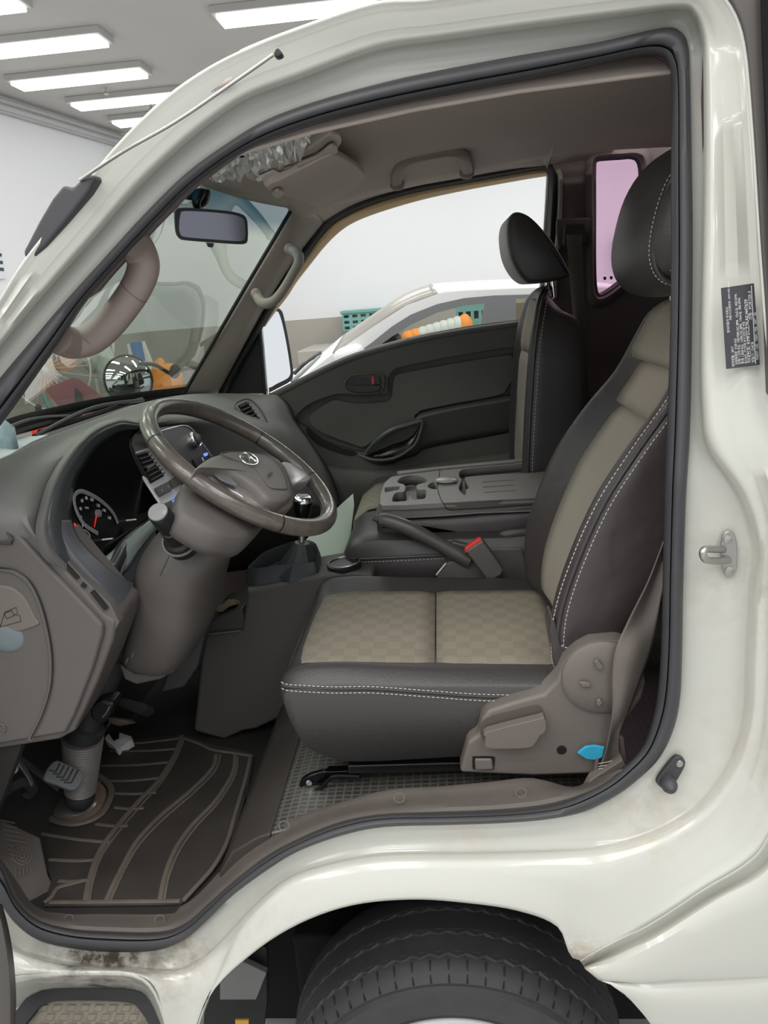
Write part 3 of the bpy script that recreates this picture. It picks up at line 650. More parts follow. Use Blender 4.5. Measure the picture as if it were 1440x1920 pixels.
# painted recess round the step
grid('step_surround', [[at(*p, .0) for p in ((-60,1790),(0,1830),(40,1828),(90,1824),(160,1822),(250,1826),(292,1862),(318,1940),(330,2000))],
                       [at(*p, .035) for p in ((-60,1850),(-10,1880),(25,1868),(65,1848),(160,1840),(250,1844),(284,1868),(306,1935),(316,2000))],
                       [at(*p, .06) for p in ((-60,1900),(0,1905),(35,1885),(78,1855),(160,1850),(250,1853),(282,1876),(302,1935),(312,2000))]], PAINT, cab, nu=3, nv=3)
# open door edge at the bottom left corner
td = thing('open_driver_door', at(5, 1850, -.05), 'grey curved lower edge of the open driver door at the bottom left corner', 'door')
loft('door_trim_edge', [A(cr([(0,1695,0),(12,1740,0),(22,1800,0),(27,1880,0),(24,1990,0)], 4) and [(p[0], p[1], -.02) for p in cr([(0,1695,0),(12,1740,0),(22,1800,0),(27,1880,0),(24,1990,0)], 4)], 0),
                        [at(p[0]-10, p[1], -.05) for p in cr([(0,1695,0),(12,1740,0),(22,1800,0),(27,1880,0),(24,1990,0)], 4)],
                        [at(p[0]-60, p[1], -.07) for p in cr([(0,1695,0),(12,1740,0),(22,1800,0),(27,1880,0),(24,1990,0)], 4)]], M['plastic'], td, caps=False, closed=False, solid=.006)

# ---------------- things screwed to the pillar
ts = thing('door_striker', at(1360, 1035, .06), 'steel door latch striker loop screwed to the white pillar', 'door striker')
yb = .055
prism('striker_plate', [cr(A([(1366,996),(1378,1003),(1383,1035),(1381,1070),(1370,1083),(1359,1078),(1352,1040),(1355,1006)], yb), 4, True)], (0, .006, 0), M['steel'], ts, .0015)
tube('striker_loop', A([(1366,1050,.052),(1345,1052,.03),(1325,1050,.012),(1318,1040,.008),(1322,1030,.012),(1340,1030,.03),(1356,1030,.052)], 0), .0052, M['steel'], ts, n=10)
for px, py in ((1364,1011),(1367,1069)):
    lathe('screw', at(px, py, yb), (0, -1, 0), [(0, .006), (.003, .006), (.004, .003)], M['steel'], ts, n=12)
tq = thing('door_switch', at(1258, 1450, .07), 'dark rubber interior light switch on the lower corner of the white pillar', 'switch')
prism('switch_plate', [cr(A([(1262,1424),(1275,1420),(1285,1428),(1283,1442),(1262,1476),(1248,1482),(1235,1474),(1233,1462)], .055), 4, True)], (0, .01, 0), M['rubber'], tq, .003)
lathe('plunger', at(1252, 1466, .055), (0, -1, 0), [(0, .0125), (.012, .012), (.018, .009), (.024, .004)], M['rubber'], tq, n=16)
lathe('screw', at(1274, 1432, .055), (0, -1, 0), [(0, .006), (.002, .005)], M['steel'], tq, n=10)
# manufacturer's plate: dark sticker with pale lettering, turned on its side
tl = thing('data_sticker', at(1390, 600, .055), 'dark sticker with rows of pale sideways text on the white pillar', 'sticker')
def lab(px, py): return at(px, py, .024)
Lc = [lab(*p) for p in ((1352,540),(1414,531),(1425,684),(1362,692))]
prism('sticker_sheet', [Lc], (0, .0012, 0), mat('dark_sticker', (.05, .05, .058), .4), tl, .0004)
rv = nrm(Lc[0]-Lc[3]); uv = nrm(Lc[0]-Lc[1]); hgt = np.linalg.norm(Lc[0]-Lc[3]); wid = np.linalg.norm(Lc[0]-Lc[1])
lines = [(.905, .43, '현대자동차 주식회사', .0042), (.82, .0, '제작연월 : 2017', .0045), (.82, .58, '배출가스인증번호 : ZMY-HD-14-35', .0036), (.715, .02, '차량총중량  3150 KG', .0042), (.62, .02, '전축 1,370 KG  195/70R15C-8PR  15x5.5J  450 KPA', .0046), (.52, .02, '후축 1,830 KG  145R13C-8PR  13x4.5J  450 KPA', .0046),
         (.43, .02, '형식승인 : 자기인증 표시 안전기준 적합', .0036), (.32, .02, '차대번호: KMFZCZ7KAJU447639', .0064), (.20, .02, '원동기 : D4CB', .0048), (.20, .55, '차명 : PORTER II', .0056), (.07, .05, 'PAINT : UD   TRIM : YES   OPT : ES', .0044)]
for v, u0, s, sz in lines:
    p = Lc[3]*1.0+rv*hgt*(u0+.02)+uv*wid*(v-1)*1.0+ (Lc[0]-Lc[3])*0 + np.array([0, -.0006, 0])
    p = Lc[2]+rv*hgt*(u0+.02)+uv*wid*v+np.array([0, -.0007, 0])
    text('printed_line', s, p, rv, uv, sz*.9, M['white'], tl, .0001, 'LEFT')
tube('ruled_line', [Lc[2]+uv*wid*.135+rv*hgt*.02+np.array([0, -.0006, 0]), Lc[2]+uv*wid*.135+rv*hgt*.98+np.array([0, -.0006, 0])], .0004, M['white'], tl, n=4, sub=1)
# aerial on the windscreen pillar
ta = thing('radio_aerial', at(110, 400, .06), 'thin radio aerial with a dark base running up the windscreen pillar', 'aerial')
bp_ = [(45,484),(43,470),(50,458),(72,415),(97,372),(118,346),(135,352),(150,337),(168,327),(178,328),(178,338),(165,362),(120,420),(85,462),(62,483)]
prism('aerial_base', [A(bp_, .055)], (0, .05, 0), M['rubber'], ta, .006, 3)
tube('aerial_rod', A([(150,338,.055),(230,285,.035),(330,228,.04),(430,160,.05),(512,103,.06)], 0), .0022, M['steel'], ta, n=8)
prism('aerial_tip', [cr(A([(513,103),(516,93),(521,90),(528,97),(528,103),(519,107)], .055), 3, True)], (0, .014, 0), M['black'], ta, .002)
# =================================================================== CAB INTERIOR SHELL
YP = 1.56
# headliner
def hz(x, y):
    base = np.interp(x, [-.55, -.40, -.28, -.1, .15, .45, .8, 1.05], [1.862, 1.885, 1.915, 1.945, 1.962, 1.968, 1.955, 1.90])
    e = min((y-.19)/.22, 1.0); g = min((YP-y)/.30, 1.0); kf = np.interp(x, [-.2, .1, .35], [1, 1, .25])
    return base-.105*(1-math.sin(max(e, 0)*math.pi/2))-.085*kf*(1-math.sin(max(g, 0)*math.pi/2))
ys = [.19, .21, .24, .29, .36, .48, .7, .95, 1.15, 1.28, 1.36, 1.42, 1.46]
def xfront(y): return np.interp(y, [.1, .2, .45, .8, 1.15, 1.4, 1.56], [-.30, -.38, -.47, -.505, -.475, -.418, -.36])
rings = []
for f in [0, .03, .08, .15, .25, .35, .45, .55, .65, .75, .85, 1.0]:
    rings.append([np.array([xfront(y)*(1-f)+1.05*f, y, hz(xfront(y)*(1-f)+1.05*f, y)]) for y in ys])
loft('headliner', rings, M['headliner'], cab, caps=False, closed=False, solid=.006, sharp=80)
# join between headliner and the seal on the driver's side
i_a, i_b = 33*5, 46*5
ka = ring(mixc(K0, K1, -.1), .10)[i_a:i_b+1]
kb = []
for p in ka: kb.append(np.array([p[0], p[1]+.05, p[2]+.012]))
loft('roof_rail_trim', [ka, kb, [p+np.array([0, .03, .05]) for p in kb]], M['trimd'], cab, caps=False, closed=False, solid=.003)
# rear wall and floor behind the seats
loft('rear_wall', [[(1.05, .02, .6), (1.05, YP+.05, .6)], [(1.05, .02, 1.95), (1.05, YP+.05, 1.95)]], M['trimd'], cab, caps=False, closed=False, solid=.02)
prism('rear_quarter_skin', [[(.45, .03, .15), (1.13, .03, .15), (1.13, .03, 1.0), (1.13, .125, 1.98), (.43, .125, 1.96), (.45, .03, 1.0)]], (0, .012, 0), PAINT, cab)
prism('cab_back_skin', [[(1.12, .04, .2), (1.12, 1.68, .2), (1.12, 1.62, 1.98), (1.12, .12, 1.98)]], (.015, 0, 0), PAINT, cab)
# driver side body between pillar and rear wall (inside)
prism('inner_side_trim', [[(.36, .13, .75), (1.05, .13, .75), (1.05, .13, 1.93), (.36, .13, 1.9)]], (0, .02, 0), M['trimd'], cab)

# ------- passenger side structure (plane Y about 1.56)
t0 = thing('passenger_side_trim', (.3, YP, .7), 'dark taupe inner body side round the passenger window and pillar', 'trim panel')
# window opening outline in px (inner edge of trim = black seal outer edge)
open_px = [(405,738),(432,690),(470,622),(505,565),(545,500),(575,458),(610,415),(650,388),(700,368),(760,352),(830,340),(900,327),(960,316),(1015,308),(1035,312),(1045,326),(1045,380),(1040,450),(1037,520),(1035,600),(1030,720),(1030,880)]
outer_px = [(340,745),(368,690),(405,622),(440,565),(480,500),(512,450),(548,392),(590,372),(650,345),(720,322),(800,305),(880,292),(960,280),(1030,268),(1090,255),(1270,225),(1290,500),(1290,720),(1290,900),(1030,900)]
# A pillar trim (warm grey)
pa = [(345,741,1.45),(388,668,1.45),(430,595,1.46),(475,520,1.46),(515,450,1.46),(547,392,1.44)]
pb = [(388,738,1.5),(425,672,1.5),(463,605,1.5),(503,532,1.5),(548,458,1.5),(592,402,1.5)]
pc = [(410,735,1.57),(445,670,1.57),(482,602,1.57),(518,540,1.57),(560,477,1.57),(606,418,1.57)]
tp = thing('passenger_pillar_trim', at(420, 738, 1.5), 'warm grey windscreen pillar trim on the passenger side', 'pillar trim')
grid('pillar_cover', [[at(*p) for p in pa], [at(*p) for p in pb], [at(*p) for p in pc]], M['pillar'], tp, nu=5, nv=5, thick=.006)
# side rail above window, blends into headliner
ra_ = [(547,392,1.45),(620,362,1.47),(700,330,1.45),(790,305,1.44),(880,290,1.44),(960,278,1.44),(1040,262,1.44),(1150,245,1.44)]
rb_ = [(580,400,1.50),(640,372,1.51),(710,348,1.51),(790,332,1.51),(880,315,1.51),(960,302,1.51),(1040,290,1.51),(1150,272,1.51)]
rc_ = [(606,418,1.57),(655,388,1.57),(712,366,1.57),(790,347,1.57),(880,331,1.57),(960,317,1.57),(1040,308,1.57),(1150,290,1.57)]
grid('side_rail', [[at(*p) for p in ra_], [at(*p) for p in rb_], [at(*p) for p in rc_]], M['headliner'], t0, nu=4, nv=4, thick=.006)
# B pillar + quarter panel with window hole
qo = A([(1030,296),(1060,262),(1150,240),(1300,215),(1420,200),(1420,960),(1030,960),(1030,600),(1045,380),(1045,330)], YP)
qh = cr(A([(1118,312),(1122,298),(1135,295),(1165,293),(1190,292),(1203,305),(1206,350),(1206,430),(1200,495),(1160,532),(1130,552),(1121,545),(1118,500),(1118,400)], YP), 3, True)
prism('quarter_trim', [qo, qh], (0, .02, 0), M['trimd'], t0, smooth=False)
qf = cr(A([(1098,320),(1106,290),(1130,281),(1165,278),(1200,276),(1222,290),(1226,350),(1226,440),(1216,505),(1166,550),(1132,575),(1106,570),(1100,520),(1098,400)], YP-.02), 3, True)
qf2 = cr(A([(1110,318),(1115,296),(1132,290),(1165,288),(1194,287),(1210,300),(1213,350),(1213,436),(1206,500),(1162,540),(1131,560),(1114,553),(1111,505),(1110,400)], YP-.022), 3, True)
loft('window_surround', [qf, [p+np.array([0, -.003, 0]) for p in qf2], [p+np.array([0, .02, 0]) for p in qh]], M['trimd'], t0, caps=False, solid=.002)
loft('black_glass_edge', [[p+np.array([0, .012, 0]) for p in qh], [p+np.array([0, .03, 0]) for p in offs(qh, .006)]], M['frit'], t0, caps=False)
prism('quarter_glass', [[p+np.array([0, .03, 0]) for p in qh]], (0, .004, 0), M['pinkglass'], t0, smooth=False)
for px, py in ((1134, 522), (1146, 521)): prism('glass_mark', [A([(px-3,py-3),(px+3,py-3),(px+2,py+3),(px-2,py+3)], YP+.012)], (0, .0005, 0), M['navy'], t0)
# raised ridge at window rear corner
tube('pillar_ridge', A([(1046,318,1.55),(1051,335,1.55),(1050,400,1.55),(1044,470,1.55),(1040,560,1.55)], 0), .007, M['pillar'], t0, n=8)
# black opening seal
sa = [(408,738),(447,670),(485,600),(520,540),(562,475),(607,417),(650,389),(708,366),(780,348),(860,333),(940,318),(1000,307),(1030,306),(1044,320),(1046,345),(1040,450),(1034,560),(1030,640)]
sb = [(424,738),(462,672),(498,606),(532,550),(572,488),(615,430),(656,402),(712,379),(782,360),(862,345),(942,330),(1000,320),(1020,319),(1028,328),(1029,350),(1024,450),(1018,560),(1014,640)]
grid('opening_seal', [[at(*p, 1.572) for p in sa], [at((p[0]+q_[0])/2, (p[1]+q_[1])/2, 1.565) for p, q_ in zip(sa, sb)], [at(*p, 1.60) for p in sb]], M['rubber_b'], t0, nu=4, nv=3, thick=.004)
# belt guide and belt on the passenger pillar
tb = thing('passenger_belt_guide', at(1070, 470, 1.55), 'dark seat belt guide on the passenger side pillar behind the seat headrest', 'seat belt')
prism('guide_cover', [A([(1042,412),(1108,408),(1106,430),(1098,440),(1099,465),(1045,468),(1042,440)], 1.553)], (0, -.018, 0), M['trimd'], tb, .005)
prism('guide_loop', [A([(1057,422),(1094,420),(1098,446),(1100,458),(1054,462),(1056,440)], 1.533)], (0, -.014, 0), M['plastic_d'], tb, .006)
tube('guide_bar', A([(1050,462,1.53),(1075,460,1.525),(1098,456,1.53),(1104,448,1.535)], 0), .006, M['plastic_d'], tb, n=8)
bw = [at(*p) for p in ((1062,440,1.515),(1068,520,1.5),(1078,640,1.47),(1085,800,1.44))]; bw2 = [at(*p) for p in ((1092,440,1.515),(1094,520,1.5),(1100,640,1.47),(1104,800,1.44))]
grid('belt_webbing', [bw, bw2], M['webbing'], tb, nu=5, nv=1, thick=.002)

# overhead grab handle above the passenger window
tg = thing('overhead_grab_handle', at(805, 320, 1.45), 'taupe overhead grab handle above the passenger window', 'grab handle')
def onhead(px, py, off=0.0):
    r = ray(px, py); lo_, hi_ = .3, 3.2
    for k in range(200):
        tt_ = lo_+(hi_-lo_)*k/200; p = CAM+r*tt_/1440.0
        if p[1] > .25 and p[2] > hz(p[0], min(p[1], YP)): return CAM+r*(tt_/1440.0)*(1-off)
    return CAM+r*1.0/1440*2.4
ohp = [((743,345),.004),((748,318),.02),((765,300),.03),((800,290),.032),((845,284),.032),((868,292),.025),((877,322),.004)]
def ohf(px, py, o_):
    return at(px, py, 1.36-o_)
OH = mat('overhead_handle_plastic', (.30,.26,.225), .6)
tube('handle_bar', A([(743,345,1.42),(748,318,1.32),(765,300,1.26),(800,290,1.235),(845,284,1.23),(868,292,1.26),(877,322,1.42)], 0), [.016,.019,.020,.020,.020,.019,.016], OH, tg, n=14, flat=.7)
for px, py in ((745, 344), (875, 322)): ellipsoid('handle_foot', at(px, py, 1.425), ((.022, 0, 0), (0, .02, 0), (0, 0, .02)), OH, tg, p=2.6, n=16, nv=8)
# A pillar grab handles
tg = thing('pillar_grab_handle', at(515, 560, 1.44), 'small grey grab handle on the passenger windscreen pillar', 'grab handle')
tube('handle_bar', A([(478,548,1.47),(492,568,1.43),(512,565,1.41),(530,545,1.405),(548,515,1.405),(560,492,1.405),(557,475,1.43),(541,466,1.465)], 0), [.015,.0165,.015,.014,.014,.015,.0165,.015], M['pillar'], tg, n=14)
for p in ((480,552,1.475),(543,468,1.47)): ellipsoid('handle_foot', at(*p), ((.018, 0, 0), (0, .016, 0), (0, 0, .018)), M['pillar'], tg, n=14, nv=8)
tg = thing('driver_grab_handle', at(200, 640, .2), 'thick rosy grey grab handle on the driver windscreen pillar', 'grab handle')
hp = [(225,440,.13),(250,455,.17),(266,482,.19),(268,508,.19),(252,545,.19),(220,590,.19),(190,622,.19),(165,638,.19),(135,643,.18),(105,632,.13)]
P_ = cr(A(hp, 0), 6)
tube('handle_grip', A(hp, 0), [.024,.0245,.0245,.0238,.0232,.0232,.0234,.024,.0245,.024], M['handle'], tg, n=20)
for a_, b_ in (((252,545,.19),(250,548,.19)), ((172,634,.19),(169,635,.19))):
    pa_, pb__ = at(*a_), at(*b_); 
    lathe('joint_line', (pa_+pb__)/2, nrm(at(250,548,.19)-at(190,622,.19)), [(-.0006,.0236),(.0006,.0236)], M['trimd'], tg, n=24)

# ------- windscreen
wb = [(-.745,.11,1.405),(-.86,.4,1.40),(-.95,.75,1.378),(-.935,1.1,1.362),(-.838,1.45,1.338)]
wt = [(-.36,.11,1.85),(-.45,.4,1.868),(-.505,.75,1.878),(-.478,1.1,1.878),(-.414,1.43,1.872)]
wm = [tuple((np.array(a)+np.array(b))/2+k_*np.array([-.035, 0, .03])) for a, b, k_ in zip(wb, wt, (.6, .9, 1, .7, .05))]
tw_ = thing('windscreen', (-.85, .8, 1.35), 'green-tinted windscreen glass with a blue shade band along the top', 'windscreen')
grid('glass_pane', [[np.array(p) for p in wb], [np.array(p) for p in wm], [np.array(p) for p in wt]], M['wsglass'], tw_, nu=6, nv=8, thick=0)
rgt = cr([np.array(wb[-1]), np.array(wm[-1]), np.array(wt[-1])], 6); top = cr([np.array(p) for p in wt], 6); bot = cr([np.array(p) for p in wb], 6)
tube('black_border', rgt, .006, M['frit'], tw_, sub=1, n=6); tube('black_border', top, .006, M['frit'], tw_, sub=1, n=6)
tube('black_border', bot, .012, M['frit'], tw_, sub=1, n=6)
grid('lower_black_band', [[np.array(p)+np.array([.0, 0, -.01]) for p in wb], [np.array(p)+np.array([.028, 0, .026]) for p in wb]], M['frit'], tw_, nu=5, nv=2, thick=.001)
# header lining above windscreen, seen from inside
grid('windscreen_header', [[np.array([xfront(y)-.005, y, 1.868]) for y in (.1,.45,.8,1.15,1.45)], [np.array([xfront(y)+.05, y, 1.884]) for y in (.1,.45,.8,1.15,1.45)]], M['headliner'], cab, nu=4, nv=2, thick=.006)
# wipers outside the glass, resting at its foot
for k, (a, b, lb) in enumerate((((110,815,.45),(300,748,1.15),'nearer black wiper lying at the foot of the windscreen'), ((0,835,.2),(190,778,.75),'black wiper lying at the foot of the windscreen at far left'))):
    p, q_ = at(*a)+np.array([-.05, 0, .0]), at(*b)+np.array([-.05, 0, 0.0])
    tq = thing('wiper', p, lb, 'wiper', 'windscreen wipers')
    tube('wiper_arm', [p, (p+q_)/2+np.array([-.01, 0, .018]), q_], .005, M['black'], tq, n=8); tube('wiper_blade', [p+np.array([-.015, .05, 0]), q_+np.array([-.015, .03, 0])], .006, M['rubber_b'], tq, n=6, sub=1)

# ------- round under-view mirror on its arm, outside in front
t = thing('round_blindspot_mirror', at(240, 740, 1.5), 'round convex mirror on an arm outside the windscreen', 'mirror')
c0 = at(241, 712, 1.75); nm = nrm(CAM-c0+np.array([1.0, .2, .25])*1.2)
rings = []
uu = nrm(np.cross((0, 0, 1), nm)); vv = np.cross(nm, uu); RM = .088
for r, h in ((1, 0), (.9, .006), (.7, .014), (.45, .022), (.2, .026), (.02, .0275)):
    rings.append([c0+nm*h+RM*r*(math.cos(a)*uu+math.sin(a)*vv) for a in np.linspace(0, 2*math.pi, 36, endpoint=False)])
loft('mirror_face', rings, M['mirror'], t, caps=True, sharp=80)
tube('mirror_rim', [c0+RM*(math.cos(a)*uu+math.sin(a)*vv) for a in np.linspace(0, 2*math.pi, 36, endpoint=False)], .0045, M['black'], t, n=8, closed=True, sub=1)
lathe('mirror_back', c0-nm*.002, -nm, [(0, RM), (.02, RM*.9), (.04, RM*.5), (.045, .001)], M['plastic_d'], t, n=30)
tube('mirror_arm', [at(262, 682, 1.72), at(290, 684, 1.8), at(318, 700, 1.9), at(328, 698, 1.92), at(360, 690, 1.8), at(400, 700, 1.66), at(425, 740, 1.59)], .0075, M['plastic_d'], t, n=10)
ellipsoid('arm_pivot', at(328, 696, 1.9), ((.018, 0, .02), (0, .02, 0), (-.012, 0, .02)), M['plastic_d'], t)

# ------- passenger door: panel, sail corner, frame, mirror
td = thing('passenger_door', (0, 1.6, .6), 'closed passenger door with dark grey moulded panel and open window', 'door')
top_px = [(501,746),(530,731),(558,717),(608,692),(650,673),(698,657),(745,644),(791,633),(840,624),(888,616),(940,609),(1000,601)]
outl = A(top_px+[(1045,597),(1060,700),(1060,1000),(900,1040),(560,1040),(470,1000),(460,860),(470,790),(478,762)], YP)
groove = [(552,786),(575,760),(600,748),(631,738),(644,738),(668,740),(722,738),(727,730),(728,708),(736,696),(752,687),(850,668),(954,651),(974,660),(978,675),(975,706),(958,737),(932,752),(794,779),(786,792),(744,806),(708,828),(690,846),(661,845),(604,826),(575,802)]
G_ = cr(A(groove, YP), 2, True)
bez = [(646,722),(652,710),(664,703),(690,701),(712,700),(719,708),(719,722),(714,733),(696,737),(668,738),(652,734)]
prism('door_panel', [outl, G_], (0, .025, 0), M['doorp'], td, smooth=False)
prism('door_core', [offs(outl, .01)], (0, .012, 0), M['doorp'], td, smooth=False).location.y += .028
tube('panel_top_edge', A([(p[0], p[1]+3, YP+.008) for p in top_px], 0), .012, M['doorp'], td, n=10)
tube('glass_slot', A([(p[0]+2, p[1]-3, YP+.022) for p in top_px], 0), .006, M['black'], td, n=8)
ins = [(581,780),(600,765),(622,752),(634,751),(644,753),(672,757),(721,754),(730,750),(735,741),(738,711),(744,704),(756,700),(850,682),(948,666),(960,668),(964,676),(964,702),(949,730),(928,743),(790,769),(777,788),(738,801),(704,823),(687,836),(675,838),(661,833),(609,814),(583,796)]
prism('panel_insert', [cr(A(ins, YP-.001), 2, True)], (0, .02, 0), M['doorin'], td, .004, 3)
prism('handle_bezel', [cr(A(bez, YP-.012), 3, True)], (0, .022, 0), M['doorp'], td, .005, 3)
dhb = thing('inner_door_handle', at(682, 720, YP-.02), 'dark inner release handle with a red lock mark on the passenger door', 'door handle')
tube('bezel_rim', A([(p[0], p[1]) for p in bez], YP-.013), .0035, M['doorin'], dhb, n=8, closed=True, sub=3)
prism('handle_recess', [cr(A([(651,722),(657,711),(668,707),(710,706),(713,712),(713,722)], YP-.0125), 3, True)], (0, .001, 0), M['black'], dhb)
prism('handle_lever', [cr(A([(651,723),(685,722),(712,722),(713,729),(706,734),(680,736),(658,733)], YP-.013), 3, True)], (0, -.009, 0), M['plastic_d'], dhb, .003)
prism('lock_lever', [A([(700,706),(712,705),(714,720),(703,721)], YP-.014)], (0, -.01, 0), M['plastic_d'], dhb, .002)
prism('red_mark', [cr(A([(697,707),(701,706),(702,718),(698,719)], YP-.0145), 3, True)], (0, -.011, 0), M['red'], dhb)
# arm rest ledge + pull pocket
ledge = A([(680,855,YP),(705,832,YP-.03),(735,806,YP-.05),(775,792,YP-.055),(790,780,YP-.055),(850,766,YP-.055),(930,752,YP-.05),(1010,738,YP-.04)], 0)
ledge_lo = [p+np.array([0, .01, -.03]) for p in ledge]; ledge_in = [at(*p) for p in ((688,845,YP),(712,825,YP),(742,800,YP),(778,785,YP),(793,774,YP),(850,762,YP),(930,747,YP),(1010,733,YP))]
grid('armrest_ledge', [ledge_in, ledge, ledge_lo, [p+np.array([0, .05, -.12]) for p in ledge]], M['doorp'], td, nu=4, nv=3, thick=.004)
tube('pull_handle', A([(687,848,YP-.03),(706,826,YP-.055),(735,806,YP-.065),(765,796,YP-.065),(792,789,YP-.06)], 0), [.006,.008,.009,.008,.006], mat('sheen_grey_plastic', (.10, .11, .11), .3), td, n=10)
tube('pocket_rim', A([(672,852,YP-.02),(700,862,YP-.055),(735,860,YP-.07),(765,845,YP-.07),(783,825,YP-.065),(793,790,YP-.06)], 0), .005, M['doorp'], td, n=8)
grid('pocket_wall', [A([(690,852,YP-.01),(712,835,YP-.01),(735,818,YP-.01),(765,806,YP-.01),(788,792,YP-.01)], 0), A([(680,856,YP-.02),(708,862,YP-.055),(738,858,YP-.065),(768,840,YP-.065),(790,795,YP-.06)], 0)], M['gloss'], td, nu=3, nv=2, thick=.002)
prism('slot_pocket', [cr(A([(576,802),(600,822),(640,840),(664,846),(668,852),(650,854),(600,836),(577,815)], YP-.004), 3, True)], (0, .003, 0), M['black'], td)
grid('lower_panel', [A([(478,790,YP-.01),(540,840,YP-.01),(610,872,YP-.015),(720,880,YP-.015),(850,860,YP-.01),(1010,840,YP-.01)], 0), A([(478,830,YP-.02),(540,880,YP-.03),(610,905,YP-.035),(720,915,YP-.035),(850,900,YP-.03),(1010,880,YP-.03)], 0), A([(470,1000,YP),(540,1000,YP),(610,1000,YP),(720,1000,YP),(850,1000,YP),(1010,1000,YP)], 0)], M['doorp'], td, nu=4, nv=3, thick=.004)
lathe('screw_hole', at(956, 743, YP-.003), (0, -1, 0), [(0, .008), (.002, .007)], M['black'], td, n=12)
# black corner panel (sail) and window frame in tan
prism('corner_panel', [A([(412,738),(430,702),(452,664),(475,626),(492,598),(494,640),(497,690),(501,738)], 1.60)], (0, .012, 0), M['rubber_b'], td, .002)
tube('glass_run_channel', A([(491,596,1.595),(494,640,1.595),(498,690,1.595),(502,742,1.595)], 0), .0055, M['chrome'], td, n=6, sub=2)
tube('glass_run_channel', A([(487,600,1.592),(490,645,1.592),(494,695,1.592),(497,742,1.592)], 0), .006, M['black'], td, n=6, sub=2)
fa = [(492,600),(510,570),(530,540),(545,515),(568,482),(597,445),(622,420),(650,402),(700,381),(780,358),(860,343),(940,329),(1000,318),(1027,317)]
fb = [(496,612),(516,584),(538,556),(556,528),(580,497),(608,462),(634,436),(662,417),(706,399),(782,376),(862,358),(942,343),(1000,333),(1027,329)]
grid('window_frame', [[at(*p, 1.60) for p in fa], [at((p[0]+q_[0])/2, (p[1]+q_[1])/2, 1.597) for p, q_ in zip(fa, fb)], [at(*p, 1.625) for p in fb]], M['tan'], td, nu=4, nv=3, thick=.004)
prism('rear_window_channel', [A([(1026,320),(1031,320),(1022,480),(1014,604),(1008,604)], 1.60)], (0, .02, 0), M['silver_p'], td, .002)
lathe('frame_screw', at(990, 324, 1.597), (0, -1, 0), [(0, .003), (.001, .002)], M['black'], td, n=8)
tm = thing('passenger_wing_mirror', at(520, 720, 1.85), 'tall black-rimmed wing mirror outside the passenger window', 'mirror')
YM = 1.80
mo = cr([(491,603),(498,592),(508,583),(518,576),(527,581),(533,592),(541,630),(548,670),(551,705),(547,714),(530,724),(505,735),(498,728),(494,690),(491,640)], 3, True)
mpx = [(p[0], p[1]) for p in cr([(491,603,0),(500,590,0),(512,580,0),(522,577,0),(530,583,0),(535,600,0),(543,640,0),(550,685,0),(551,705,0),(545,716,0),(525,727,0),(503,737,0),(497,728,0),(493,690,0),(490,640,0)], 3, True)]
gpx = [(p[0], p[1]) for p in cr([(493,606,0),(503,594,0),(513,586,0),(520,584,0),(524,590,0),(530,610,0),(538,650,0),(544,690,0),(544,702,0),(538,710,0),(520,719,0),(505,727,0),(500,720,0),(497,690,0),(494,640,0)], 3, True)]
pn = nrm(np.array([.80, -.60, .02])); prism('mirror_housing', [[onp(p[0], p[1], at(520, 660, YM-.025), pn) for p in mpx]], -pn*.06, M['black'], tm, .008, 3)
pn = nrm(np.array([.80, -.60, .02])); g_ = [onp(p[0], p[1], at(520, 660, YM-.03), pn) for p in gpx]
prism('mirror_face', [g_], -pn*.002, mat('wing_mirror_face', (.78, .79, .8), .06, metal=1.0), tm, smooth=False)
tube('mirror_bracket', [at(505, 740, 1.82), at(492, 770, 1.75), at(480, 780, 1.59)], .014, M['black'], tm)
# =================================================================== FLOOR, SILL, MAT
ZF = .545
box('cab_floor', (-1.25, .13, ZF-.05), (-.40, YP, ZF-.012), M['carpet'], cab)
# seat base floor (raised over the wheel)
prism('seat_base_riser', [[(-.455, .13, ZF-.03), (-.45, .13, .62), (-.42, .13, .665), (-.37, .13, .695), (-.345, .13, .703), (-.345, .13, .62), (-.36, .13, ZF-.03)]], (0, YP-.13, 0), mat('dark_brown_vinyl', (.045,.038,.033), .6, vary=.2), cab, .004)
prism('seat_base_floor', [[(-.345, .13, .64), (-.345, .13, .704), (-.30, .13, .713), (.05, .13, .722), (1.05, .13, .722), (1.05, .13, .64)]], (0, YP-.13, 0), M['vinyl'], cab, .004)
prism('firewall', [[(-1.10, .12, ZF-.05), (-.90, .12, ZF-.02), (-1.02, .12, .72), (-1.06, .12, 1.30), (-1.12, .12, 1.30)]], (0, YP-.1, 0), M['carpet'], cab)
prism('footwell_side', [A([(-160,1100),(-20,1100),(40,1400),(-20,1560),(-80,1640),(-200,1560)], .16)], (0, .02, 0), M['carpet'], cab)
